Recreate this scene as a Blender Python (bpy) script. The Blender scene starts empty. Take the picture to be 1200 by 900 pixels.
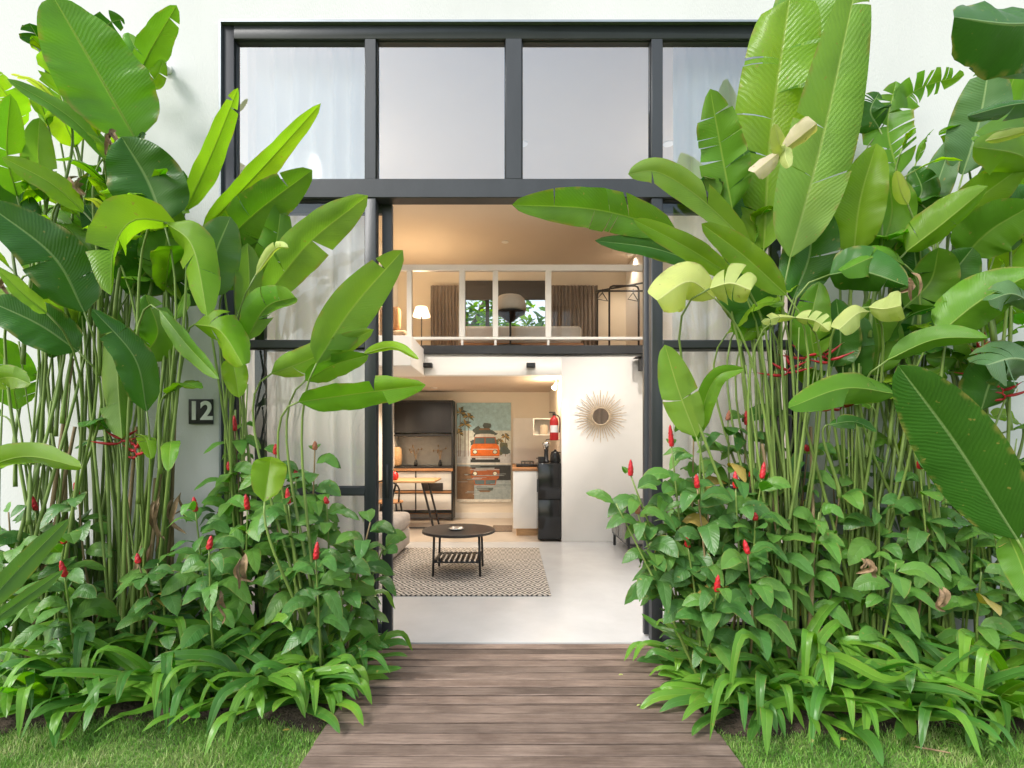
import bpy, bmesh, math, random
import numpy as np
from mathutils import Vector, Matrix, noise

R = math.radians
scene = bpy.context.scene
COL = scene.collection
F, HC, YH = 600.0, 1.22, 520.0          # focal length and horizon as measured on the photograph, camera height in metres
CAM = Vector((0, 0, HC))
YF = 3.155                              # distance of the glazed facade


def W(px, py, y):
    """a point of the place: bearing read off the photograph, distance y in metres"""
    return Vector(((px - 600) * y / F, y, HC - (py - YH) * y / F))


# ------------------------------------------------------------------ materials
MATS = {}


def new_mat(name):
    m = bpy.data.materials.new(name)
    m.use_nodes = True
    nt = m.node_tree
    nt.nodes.clear()
    out = nt.nodes.new('ShaderNodeOutputMaterial')
    MATS[name] = m
    return m, nt, out


def N(nt, kind, **kw):
    n = nt.nodes.new('ShaderNode' + kind)
    for k, v in kw.items():
        if k.startswith('i_'):
            key = k[2:]
            key = int(key) if key.isdigit() else key.replace('_', ' ')
            n.inputs[key].default_value = v
        else:
            setattr(n, k, v)
    return n


def rgb(c):
    return (c[0], c[1], c[2], 1.0)


def ramp(nt, stops, fac):
    r = nt.nodes.new('ShaderNodeValToRGB')
    e = r.color_ramp.elements
    while len(e) > 1:
        e.remove(e[-1])
    e[0].position, e[0].color = stops[0][0], rgb(stops[0][1])
    for p, c in stops[1:]:
        x = e.new(p)
        x.color = rgb(c)
    nt.links.new(fac, r.inputs['Fac'])
    return r.outputs['Color']


def simple(name, c, rough=.5, var=.12, scale=6.0, bump=.05, bscale=60., metal=0., stretch=(1, 1, 1), spec=.5):
    """principled paint with soft tonal variation and a fine bump"""
    m, nt, out = new_mat(name)
    L = nt.links.new
    tc = N(nt, 'TexCoord')
    mp = N(nt, 'Mapping')
    mp.inputs['Scale'].default_value = stretch
    L(tc.outputs['Object'], mp.inputs['Vector'])
    n1 = N(nt, 'TexNoise', i_Scale=scale, i_Detail=6., i_Roughness=.6)
    n2 = N(nt, 'TexNoise', i_Scale=bscale, i_Detail=4.)
    L(mp.outputs[0], n1.inputs['Vector'])
    L(mp.outputs[0], n2.inputs['Vector'])
    lo = [max(0, x * (1 - var)) for x in c]
    hi = [min(1, x * (1 + var)) for x in c]
    colr = ramp(nt, [(.3, lo), (.7, hi)], n1.outputs['Fac'])
    p = N(nt, 'BsdfPrincipled', i_Roughness=rough, i_Metallic=metal)
    p.inputs['Specular IOR Level'].default_value = spec
    L(colr, p.inputs['Base Color'])
    if bump:
        b = N(nt, 'Bump', i_Strength=bump, i_Distance=.02)
        L(n2.outputs['Fac'], b.inputs['Height'])
        L(b.outputs[0], p.inputs['Normal'])
    L(p.outputs[0], out.inputs['Surface'])
    return m


def leaf_mat(name, c, pale, rib, trans=.35, veins=42., rough=.25, yellow=0.0, vein_str=.26, spec=.32):
    """two sided leaf: lateral veins running off a pale midrib, paler underside, light coming through the blade"""
    m, nt, out = new_mat(name)
    L = nt.links.new
    uv = N(nt, 'UVMap')
    sep = N(nt, 'SeparateXYZ')
    L(uv.outputs[0], sep.inputs[0])
    ctr = N(nt, 'Math', operation='SUBTRACT', i_1=.5)
    L(sep.outputs[0], ctr.inputs[0])
    ab = N(nt, 'Math', operation='ABSOLUTE')
    L(ctr.outputs[0], ab.inputs[0])
    sl = N(nt, 'Math', operation='MULTIPLY_ADD', i_1=-.22)
    L(ab.outputs[0], sl.inputs[0])
    L(sep.outputs[1], sl.inputs[2])
    tc0 = N(nt, 'TexCoord')
    dn = N(nt, 'TexNoise', i_Scale=9., i_Detail=4.)
    L(tc0.outputs['Object'], dn.inputs['Vector'])
    sl0 = sl
    sl = N(nt, 'Math', operation='MULTIPLY_ADD', i_1=.055)
    L(dn.outputs['Fac'], sl.inputs[0])
    L(sl0.outputs[0], sl.inputs[2])
    fr = N(nt, 'Math', operation='MULTIPLY', i_1=veins * 6.28)
    L(sl.outputs[0], fr.inputs[0])
    sn = N(nt, 'Math', operation='SINE')
    L(fr.outputs[0], sn.inputs[0])
    fr2 = N(nt, 'Math', operation='MULTIPLY', i_1=veins * 6.28 * 3.3)
    L(sl.outputs[0], fr2.inputs[0])
    sn2 = N(nt, 'Math', operation='SINE')
    L(fr2.outputs[0], sn2.inputs[0])
    mixs = N(nt, 'Math', operation='MULTIPLY_ADD', i_1=.4)
    L(sn2.outputs[0], mixs.inputs[0])
    L(sn.outputs[0], mixs.inputs[2])
    vein01 = N(nt, 'MapRange', i_1=-1.4, i_2=1.4)
    L(mixs.outputs[0], vein01.inputs[0])
    oi = N(nt, 'ObjectInfo')
    geo = N(nt, 'NewGeometry')
    tc = N(nt, 'TexCoord')
    nz = N(nt, 'TexNoise', i_Scale=5., i_Detail=6.)
    L(tc.outputs['Object'], nz.inputs['Vector'])
    # base colour: noise patches, per object and per leaf tint
    dark = [x * .60 for x in c]
    light = [min(1, c[0] * 1.4), min(1, c[1] * 1.18), c[2] * 1.1]
    colr = ramp(nt, [(.3, dark), (.52, c), (.75, light)], nz.outputs['Fac'])
    hs = N(nt, 'HueSaturation')
    L(colr, hs.inputs['Color'])
    mr = N(nt, 'MapRange', i_3=.472, i_4=.517)
    L(geo.outputs['Random Per Island'], mr.inputs[0])
    L(mr.outputs[0], hs.inputs['Hue'])
    mv = N(nt, 'MapRange', i_3=.75, i_4=1.25)
    L(oi.outputs['Random'], mv.inputs[0])
    L(mv.outputs[0], hs.inputs['Value'])
    # veins tint
    mx = N(nt, 'MixRGB', blend_type='MULTIPLY')
    mx.inputs['Color2'].default_value = (.62, .72, .55, 1)
    vf = N(nt, 'Math', operation='MULTIPLY', i_1=vein_str)
    L(vein01.outputs[0], vf.inputs[0])
    L(vf.outputs[0], mx.inputs['Fac'])
    L(hs.outputs[0], mx.inputs['Color1'])
    # underside
    mu = N(nt, 'MixRGB')
    mu.inputs['Color2'].default_value = rgb(pale)
    bf = N(nt, 'Math', operation='MULTIPLY', i_1=.6)
    L(geo.outputs['Backfacing'], bf.inputs[0])
    L(bf.outputs[0], mu.inputs['Fac'])
    L(mx.outputs[0], mu.inputs['Color1'])
    # dry, browned margin and blemishes
    n3 = N(nt, 'TexNoise', i_Scale=16., i_Detail=5.)
    L(tc.outputs['Object'], n3.inputs['Vector'])
    ed = N(nt, 'MapRange', i_1=.42, i_2=.495)
    L(ab.outputs[0], ed.inputs[0])
    em = N(nt, 'MapRange', i_1=.50, i_2=.62)
    L(n3.outputs['Fac'], em.inputs[0])
    ee = N(nt, 'Math', operation='MULTIPLY')
    L(ed.outputs[0], ee.inputs[0])
    L(em.outputs[0], ee.inputs[1])
    sp = N(nt, 'TexNoise', i_Scale=38., i_Detail=2.)
    L(tc.outputs['Object'], sp.inputs['Vector'])
    spm = N(nt, 'MapRange', i_1=.70, i_2=.76)
    L(sp.outputs['Fac'], spm.inputs[0])
    eb = N(nt, 'Math', operation='MAXIMUM')
    L(ee.outputs[0], eb.inputs[0])
    L(spm.outputs[0], eb.inputs[1])
    eb2 = N(nt, 'Math', operation='MULTIPLY', i_1=.75)
    L(eb.outputs[0], eb2.inputs[0])
    mb_ = N(nt, 'MixRGB')
    mb_.inputs['Color2'].default_value = (.30, .25, .07, 1)
    L(eb2.outputs[0], mb_.inputs['Fac'])
    L(mu.outputs[0], mb_.inputs['Color1'])
    # midrib
    rb = N(nt, 'MapRange', i_1=.010, i_2=.026, i_3=1., i_4=0.)
    L(ab.outputs[0], rb.inputs[0])
    mr2 = N(nt, 'MixRGB')
    mr2.inputs['Color2'].default_value = rgb(rib)
    L(rb.outputs[0], mr2.inputs['Fac'])
    L(mb_.outputs[0], mr2.inputs['Color1'])
    p = N(nt, 'BsdfPrincipled', i_Roughness=rough)
    p.inputs['Specular IOR Level'].default_value = spec
    L(mr2.outputs[0], p.inputs['Base Color'])
    bh = N(nt, 'Math', operation='ADD')
    L(vein01.outputs[0], bh.inputs[0])
    L(nz.outputs['Fac'], bh.inputs[1])
    b = N(nt, 'Bump', i_Strength=.3, i_Distance=.005)
    L(bh.outputs[0], b.inputs['Height'])
    L(b.outputs[0], p.inputs['Normal'])
    t = N(nt, 'BsdfTranslucent')
    tcx = N(nt, 'MixRGB', blend_type='MULTIPLY', i_0=1.)
    tcx.inputs['Color2'].default_value = (1.55, 1.7, .35, 1)
    L(mr2.outputs[0], tcx.inputs['Color1'])
    L(tcx.outputs[0], t.inputs['Color'])
    mxs = N(nt, 'MixShader', i_0=trans)
    L(p.outputs[0], mxs.inputs[1])
    L(t.outputs[0], mxs.inputs[2])
    L(mxs.outputs[0], out.inputs['Surface'])
    return m


GRN = dict(
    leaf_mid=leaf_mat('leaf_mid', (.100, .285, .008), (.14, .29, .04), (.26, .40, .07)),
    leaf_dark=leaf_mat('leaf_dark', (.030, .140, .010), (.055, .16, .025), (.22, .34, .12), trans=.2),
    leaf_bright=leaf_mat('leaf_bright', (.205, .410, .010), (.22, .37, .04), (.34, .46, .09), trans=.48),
    leaf_under=leaf_mat('leaf_under', (.215, .410, .045), (.20, .34, .08), (.36, .48, .14), trans=.38, rough=.42),
    leaf_grey=leaf_mat('leaf_grey', (.085, .20, .070), (.13, .25, .10), (.30, .42, .2), trans=.25, rough=.36),
    leaf_pale=leaf_mat('leaf_pale', (.47, .56, .17), (.52, .58, .22), (.6, .62, .3), trans=.35, rough=.55, vein_str=.15),
    leaf_blush=leaf_mat('leaf_blush', (.62, .52, .36), (.60, .52, .38), (.6, .55, .3), trans=.3, rough=.6, vein_str=.2),
    ginger_leaf=leaf_mat('ginger_leaf', (.046, .170, .026), (.09, .20, .05), (.10, .23, .06), trans=.2, veins=5., rough=.33, vein_str=.25, spec=.3),
    ginger_leaf_light=leaf_mat('ginger_leaf_light', (.095, .275, .028), (.13, .26, .06), (.15, .29, .07), trans=.28, veins=5., rough=.35, vein_str=.25, spec=.3),
    yellowed=leaf_mat('yellowed', (.50, .36, .07), (.5, .38, .12), (.5, .4, .15), trans=.3, veins=6.),
    lily_leaf=leaf_mat('lily_leaf', (.115, .320, .012), (.15, .31, .05), (.20, .38, .06), trans=.32, veins=2., rough=.3, vein_str=.1),
    lily_leaf_dark=leaf_mat('lily_leaf_dark', (.045, .175, .014), (.08, .2, .04), (.10, .24, .05), trans=.25, veins=2., rough=.32, vein_str=.1),
)
simple('stalk', (.17, .25, .055), .42, .35, 9., .1, 90., stretch=(1, 1, .2))
simple('stalk_brown', (.24, .17, .085), .7, .4, 14., .2, 90., stretch=(1, 1, .3))
simple('dry_leaf', (.27, .18, .10), .8, .4, 25., .3, 60.)
simple('red_bract', (.50, .012, .022), .38, .35, 60., .25, 120.)
simple('brown_bract', (.36, .13, .07), .7, .3, 60., .25, 120.)
simple('floret', (.55, .42, .08), .5, .2, 20., 0)
simple('heliconia_red', (.42, .012, .022), .36, .3, 30., .1, 120.)
simple('render_white', (.625, .625, .625), .85, .07, 1.1, .16, 160., stretch=(1, 1, .3))
simple('paint_white', (.80, .78, .75), .75, .02, 2., .03, 160.)
simple('ceiling_cream', (.60, .52, .43), .85, .02, 2., .02, 160.)
simple('kitchen_ceiling', (.62, .53, .44), .85, .02, 2., .02, 160.)
simple('warm_wall', (.80, .74, .64), .8, .03, 2., .03, 160.)
simple('steel_dark', (.032, .035, .040), .42, .22, 3., .05, 120., stretch=(1, 1, .4))
simple('steel_edge', (.30, .33, .36), .35, .1, 3., .02, 120., metal=.5)
simple('black_metal', (.015, .015, .016), .4, .15, 5., .03, 120.)
simple('black_gloss', (.012, .012, .013), .14, .1, 5., .0)
simple('black_top', (.03, .024, .022), .35, .3, 8., .08, 60.)
simple('concrete_floor', (.50, .503, .507), .24, .09, 1.8, .02, 40.)
simple('kitchen_floor', (.50, .43, .36), .3, .1, 3., .02, 40.)
simple('white_metal', (.80, .79, .76), .4, .03, 4., .0)
simple('white_board', (.80, .79, .77), .45, .03, 4., .01)
simple('wood', (.38, .19, .085), .5, .3, 6., .08, 40., stretch=(1, 8, 8))
simple('wood_light', (.55, .34, .17), .5, .25, 6., .08, 40., stretch=(1, 8, 8))
simple('sofa_cloth', (.40, .36, .33), .95, .08, 8., .4, 320.)
simple('linen', (.74, .70, .64), .95, .05, 8., .25, 160.)
simple('beige_cloth', (.68, .59, .49), .9, .08, 8., .25, 240.)
simple('taupe_cloth', (.21, .175, .15), .9, .1, 8., .25, 240.)
simple('rust_cloth', (.62, .36, .18), .9, .1, 8., .25, 240.)
simple('red_paint', (.52, .02, .02), .3, .1, 5., 0)
simple('rattan', (.60, .47, .33), .6, .3, 30., .2, 60.)
simple('plate_black', (.018, .018, .02), .45, .15, 8., .05)
simple('numeral_white', (.82, .82, .82), .5, .02, 8., 0)
simple('grey_panel', (.16, .155, .14), .25, .2, 3., 0)
simple('mid_panel', (.34, .33, .30), .2, .2, 3., 0)
simple('soil', (.075, .052, .036), .95, .5, 12., .9, 50.)
simple('lawn_ground', (.13, .19, .05), .95, .45, 5., .7, 60.)
simple('bark', (.16, .12, .085), .9, .3, 12., .6, 40., stretch=(1, 1, .2))
simple('steel_bright', (.6, .6, .6), .25, .1, 5., 0, metal=1.)
simple('roller_blind', (.075, .07, .068), .8, .08, 5., .05)
simple('tan_doormat', (.20, .15, .11), .95, .5, 60., .5, 200.)
for nm, c in dict(p_sky=(.36, .56, .62), p_skylow=(.66, .70, .64), p_road=(.55, .57, .58), p_orange=(.72, .16, .02), p_orange_d=(.36, .10, .03), p_dark=(.035, .037, .036),
                  p_palm=(.13, .135, .075), p_tree=(.085, .11, .10), p_ochre=(.42, .27, .07), p_glass=(.10, .15, .16), p_white=(.66, .64, .58), p_water=(.32, .38, .39), p_brown=(.22, .13, .07), p_lamp=(.8, .76, .6)).items():
    simple(nm, c, .5, .18, 18., 0)


def emis(name, c, s):
    m, nt, out = new_mat(name)
    e = N(nt, 'Emission', i_Strength=s)
    e.inputs['Color'].default_value = rgb(c)
    nt.links.new(e.outputs[0], out.inputs['Surface'])


emis('lamp_glow', (1., .78, .5), 30.)
emis('shade_glow', (1., .74, .46), 1.8)


def glass(name, refl, tint=(1, 1, 1), rough=0.0):
    m, nt, out = new_mat(name)
    L = nt.links.new
    t = N(nt, 'BsdfTransparent')
    t.inputs['Color'].default_value = rgb(tint)
    g = N(nt, 'BsdfGlossy', i_Roughness=rough)
    g.inputs['Color'].default_value = (.88, .955, 1, 1)
    fz = N(nt, 'Fresnel', i_IOR=1.5)
    ad = N(nt, 'Math', operation='ADD', i_1=refl, use_clamp=True)
    L(fz.outputs[0], ad.inputs[0])
    mx = N(nt, 'MixShader')
    L(ad.outputs[0], mx.inputs[0])
    L(t.outputs[0], mx.inputs[1])
    L(g.outputs[0], mx.inputs[2])
    L(mx.outputs[0], out.inputs['Surface'])


glass('window_glass', .215, (.92, .965, .99), .015)
glass('door_glass', .015, (.985, .99, .99), .01)
glass('clear_glass', .0)


def sheer(name, c, alpha, trans):
    m, nt, out = new_mat(name)
    L = nt.links.new
    d = N(nt, 'BsdfDiffuse')
    d.inputs['Color'].default_value = rgb(c)
    t = N(nt, 'BsdfTranslucent')
    t.inputs['Color'].default_value = rgb(c)
    a = N(nt, 'MixShader', i_0=trans)
    L(d.outputs[0], a.inputs[1])
    L(t.outputs[0], a.inputs[2])
    tr = N(nt, 'BsdfTransparent')
    b = N(nt, 'MixShader', i_0=alpha)
    L(tr.outputs[0], b.inputs[1])
    L(a.outputs[0], b.inputs[2])
    L(b.outputs[0], out.inputs['Surface'])


sheer('sheer_white', (.92, .92, .92), .97, .25)


def mirror_mat():
    m, nt, out = new_mat('mirror')
    g = N(nt, 'BsdfGlossy', i_Roughness=.03)
    g.inputs['Color'].default_value = (.26, .21, .17, 1)
    nt.links.new(g.outputs[0], out.inputs['Surface'])


mirror_mat()


def deck_mat():
    m, nt, out = new_mat('deck_wood')
    L = nt.links.new
    tc = N(nt, 'TexCoord')
    geo = N(nt, 'NewGeometry')
    off = N(nt, 'Math', operation='MULTIPLY', i_1=37.)
    L(geo.outputs['Random Per Island'], off.inputs[0])
    cb = N(nt, 'CombineXYZ')
    L(off.outputs[0], cb.inputs[0])
    va = N(nt, 'VectorMath', operation='ADD')
    L(tc.outputs['Object'], va.inputs[0])
    L(cb.outputs[0], va.inputs[1])

    def nz(sc, st, det=6., rough=.6):
        mp = N(nt, 'Mapping')
        mp.inputs['Scale'].default_value = st
        L(va.outputs[0], mp.inputs['Vector'])
        n = N(nt, 'TexNoise', i_Scale=sc, i_Detail=det, i_Roughness=rough)
        L(mp.outputs[0], n.inputs['Vector'])
        return n.outputs['Fac']
    grain = nz(12., (.5, 9., 9.), 9., .7)
    patch = nz(2.4, (1., 1.6, 1.), 5.)
    fine = nz(60., (.25, 9., 9.), 3.)
    base = ramp(nt, [(.22, (.075, .049, .038)), (.40, (.165, .118, .092)), (.60, (.232, .174, .140)), (.85, (.32, .262, .222))], grain)
    pt = ramp(nt, [(.36, (.50, .44, .40)), (.62, (1.2, 1.17, 1.14))], patch)
    m1 = N(nt, 'MixRGB', blend_type='MULTIPLY', i_0=.85)
    L(base, m1.inputs['Color1'])
    L(pt, m1.inputs['Color2'])
    hv = N(nt, 'HueSaturation')
    mr = N(nt, 'MapRange', i_3=.68, i_4=1.3)
    L(geo.outputs['Random Per Island'], mr.inputs[0])
    L(mr.outputs[0], hv.inputs['Value'])
    L(m1.outputs[0], hv.inputs['Color'])
    p = N(nt, 'BsdfPrincipled', i_Roughness=.72)
    L(hv.outputs[0], p.inputs['Base Color'])
    ad = N(nt, 'Math', operation='ADD')
    L(grain, ad.inputs[0])
    L(fine, ad.inputs[1])
    b = N(nt, 'Bump', i_Strength=.7, i_Distance=.006)
    L(ad.outputs[0], b.inputs['Height'])
    L(b.outputs[0], p.inputs['Normal'])
    L(p.outputs[0], out.inputs['Surface'])


deck_mat()


def rug_mat():
    """cream rug with a woven lattice of dark lozenge outlines"""
    m, nt, out = new_mat('rug_weave')
    L = nt.links.new
    tc = N(nt, 'TexCoord')
    sep = N(nt, 'SeparateXYZ')
    L(tc.outputs['Object'], sep.inputs[0])

    def saw(i, k, sc):
        a = N(nt, 'Math', operation='MULTIPLY', i_1=sc)
        L(sep.outputs[i], a.inputs[0])
        b = N(nt, 'Math', operation='PINGPONG', i_1=.5)
        L(a.outputs[0], b.inputs[0])
        return b.outputs[0]
    x, y = saw(0, 1, 6.2), saw(1, 1, 4.6)
    s = N(nt, 'Math', operation='ADD')
    L(x, s.inputs[0])
    L(y, s.inputs[1])
    q = N(nt, 'Math', operation='MULTIPLY', i_1=4.)
    L(s.outputs[0], q.inputs[0])
    pp = N(nt, 'Math', operation='PINGPONG', i_1=.5)
    L(q.outputs[0], pp.inputs[0])
    g = N(nt, 'Math', operation='GREATER_THAN', i_1=.27)
    L(pp.outputs[0], g.inputs[0])
    nz = N(nt, 'TexNoise', i_Scale=120., i_Detail=3.)
    L(tc.outputs['Object'], nz.inputs['Vector'])
    c1 = ramp(nt, [(.3, (.46, .41, .35)), (.7, (.60, .55, .49))], nz.outputs['Fac'])
    c2 = ramp(nt, [(.3, (.035, .032, .03)), (.7, (.085, .078, .072))], nz.outputs['Fac'])
    mx = N(nt, 'MixRGB')
    L(g.outputs[0], mx.inputs['Fac'])
    L(c1, mx.inputs['Color1'])
    L(c2, mx.inputs['Color2'])
    p = N(nt, 'BsdfPrincipled', i_Roughness=.95)
    L(mx.outputs[0], p.inputs['Base Color'])
    b = N(nt, 'Bump', i_Strength=.5, i_Distance=.004)
    L(nz.outputs['Fac'], b.inputs['Height'])
    L(b.outputs[0], p.inputs['Normal'])
    L(p.outputs[0], out.inputs['Surface'])


rug_mat()


def grass_mat():
    m, nt, out = new_mat('grass_blade')
    L = nt.links.new
    geo = N(nt, 'NewGeometry')
    tc = N(nt, 'TexCoord')
    nz = N(nt, 'TexNoise', i_Scale=3.2, i_Detail=4.)
    L(tc.outputs['Object'], nz.inputs['Vector'])
    ad = N(nt, 'Math', operation='MULTIPLY_ADD', i_1=.38, i_2=-.19)
    L(geo.outputs['Random Per Island'], ad.inputs[0])
    a2 = N(nt, 'Math', operation='ADD')
    L(ad.outputs[0], a2.inputs[0])
    L(nz.outputs['Fac'], a2.inputs[1])
    c = ramp(nt, [(.25, (.10, .27, .030)), (.48, (.20, .42, .06)), (.66, (.34, .48, .13)), (.86, (.60, .56, .30))], a2.outputs[0])
    p = N(nt, 'BsdfPrincipled', i_Roughness=.55)
    L(c, p.inputs['Base Color'])
    t = N(nt, 'BsdfTranslucent')
    L(c, t.inputs['Color'])
    mx = N(nt, 'MixShader', i_0=.3)
    L(p.outputs[0], mx.inputs[1])
    L(t.outputs[0], mx.inputs[2])
    L(mx.outputs[0], out.inputs['Surface'])


grass_mat()

# ------------------------------------------------------------------ mesh helpers
OFF = {}


class MB:
    """collects faces of one mesh; slots hold material names"""

    def __init__(self):
        self.v, self.f, self.mi, self.uv, self.slots = [], [], [], [], []
        self.cur = 0

    def mat(self, name):
        if name not in self.slots:
            self.slots.append(name)
        self.cur = self.slots.index(name)
        return self

    def face(self, idx, uv=None):
        self.f.append(tuple(idx))
        self.mi.append(self.cur)
        self.uv.append(uv)

    def poly(self, pts, uv=None):
        n = len(self.v)
        self.v += [Vector(p) for p in pts]
        self.face(range(n, n + len(pts)), uv)
        return self

    def box(self, x0, x1, y0, y1, z0, z1):
        n = len(self.v)
        for z in (z0, z1):
            for x, y in ((x0, y0), (x1, y0), (x1, y1), (x0, y1)):
                self.v.append(Vector((x, y, z)))
        for q in ((3, 2, 1, 0), (4, 5, 6, 7), (0, 1, 5, 4), (1, 2, 6, 5), (2, 3, 7, 6), (3, 0, 4, 7)):
            self.face([n + i for i in q])
        return self

    def tube(self, pts, r, n=8, caps=True):
        pts = [Vector(p) for p in pts]
        k = len(pts)
        rs = r if isinstance(r, (list, tuple)) else [r] * k
        base = len(self.v)
        ref = None
        for i, p in enumerate(pts):
            t = (pts[min(i + 1, k - 1)] - pts[max(i - 1, 0)])
            t = t.normalized() if t.length > 1e-9 else Vector((0, 0, 1))
            if ref is None:
                ref = Vector((1, 0, 0)) if abs(t.x) < .8 else Vector((0, 1, 0))
            a = (ref - t * ref.dot(t)).normalized()
            b = t.cross(a)
            ref = a
            for j in range(n):
                an = 2 * math.pi * j / n
                self.v.append(p + (a * math.cos(an) + b * math.sin(an)) * rs[i])
        for i in range(k - 1):
            for j in range(n):
                a0, a1 = base + i * n + j, base + i * n + (j + 1) % n
                self.face((a0, a1, a1 + n, a0 + n), ((0, 0), (0, 0), (0, 1), (0, 1)))
        if caps:
            self.face([base + j for j in range(n)][::-1])
            self.face([base + (k - 1) * n + j for j in range(n)])
        return self

    def lathe(self, c, prof, n=24, axis='z', wob=None):
        """prof: (radius, height) from bottom to top"""
        c = Vector(c)
        base = len(self.v)
        for i, (r, h) in enumerate(prof):
            for j in range(n):
                a = 2 * math.pi * j / n
                rr = r * (wob(a, h) if wob else 1)
                x, y = rr * math.cos(a), rr * math.sin(a)
                self.v.append(c + (Vector((x, y, h)) if axis == 'z' else Vector((x, -h, y)) if axis == 'y' else Vector((h, x, y))))
        for i in range(len(prof) - 1):
            for j in range(n):
                a0, a1 = base + i * n + j, base + i * n + (j + 1) % n
                self.face((a0, a1, a1 + n, a0 + n))
        self.face([base + j for j in range(n)][::-1])
        self.face([base + (len(prof) - 1) * n + j for j in range(n)])
        return self

    def build(self, name, parent=None, loc=None, bevel=0, smooth=False, seg=2):
        me = bpy.data.meshes.new(name)
        if parent is not None:
            off = OFF[parent.name]
        elif loc is not None:
            off = Vector(loc)
        else:
            lo = [min(v[i] for v in self.v) for i in range(3)]
            hi = [max(v[i] for v in self.v) for i in range(3)]
            off = Vector(((lo[0] + hi[0]) / 2, (lo[1] + hi[1]) / 2, lo[2]))
        me.from_pydata([v - off for v in self.v], [], self.f)
        for s in self.slots:
            me.materials.append(MATS[s])
        me.polygons.foreach_set('material_index', self.mi)
        if any(u is not None for u in self.uv):
            ul = me.uv_layers.new(name='UVMap')
            flat = []
            for f, u in zip(self.f, self.uv):
                for i in range(len(f)):
                    flat += list(u[i]) if u is not None else [.5, .5]
            ul.data.foreach_set('uv', flat)
        if bevel:
            bm = bmesh.new()
            bm.from_mesh(me)
            bmesh.ops.remove_doubles(bm, verts=bm.verts, dist=1e-6)
            ed = [e for e in bm.edges if len(e.link_faces) == 2 and e.calc_face_angle(0) > R(35)]
            bmesh.ops.bevel(bm, geom=ed, offset=bevel, segments=seg, profile=.5, affect='EDGES', clamp_overlap=True)
            bm.to_mesh(me)
            bm.free()
        if smooth or bevel:
            me.polygons.foreach_set('use_smooth', [True] * len(me.polygons))
            if not smooth:
                me.set_sharp_from_angle(angle=R(40))
        me.update()
        o = bpy.data.objects.new(name, me)
        COL.objects.link(o)
        if parent is not None:
            o.parent = parent
        else:
            o.location = off
        OFF[o.name] = off
        return o


def tag(o, label=None, cat=None, group=None, kind=None):
    if label:
        o['label'] = label
    if cat:
        o['category'] = cat
    if group:
        o['group'] = group
    if kind:
        o['kind'] = kind
    return o


def thing(name, loc, label, cat, group=None):
    o = bpy.data.objects.new(name, None)
    o.empty_display_size = .1
    COL.objects.link(o)
    o.location = loc
    OFF[o.name] = Vector(loc)
    return tag(o, label, cat, group)


def M(name):
    return MB().mat(name)


def spline(pts, n):
    pts = [Vector(p) for p in pts]
    if len(pts) == 2:
        pts = [pts[0], (pts[0] + pts[1]) / 2, pts[1]]
    P = [pts[0] * 2 - pts[1]] + pts + [pts[-1] * 2 - pts[-2]]
    out = []
    k = len(pts) - 1
    for i in range(n):
        s = i / (n - 1) * k
        j = min(int(s), k - 1)
        t = s - j
        a, b, c, d = P[j:j + 4]
        out.append(.5 * ((2 * b) + (c - a) * t + (2 * a - 5 * b + 4 * c - d) * t * t + (3 * b - a - 3 * c + d) * t ** 3))
    return out


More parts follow.
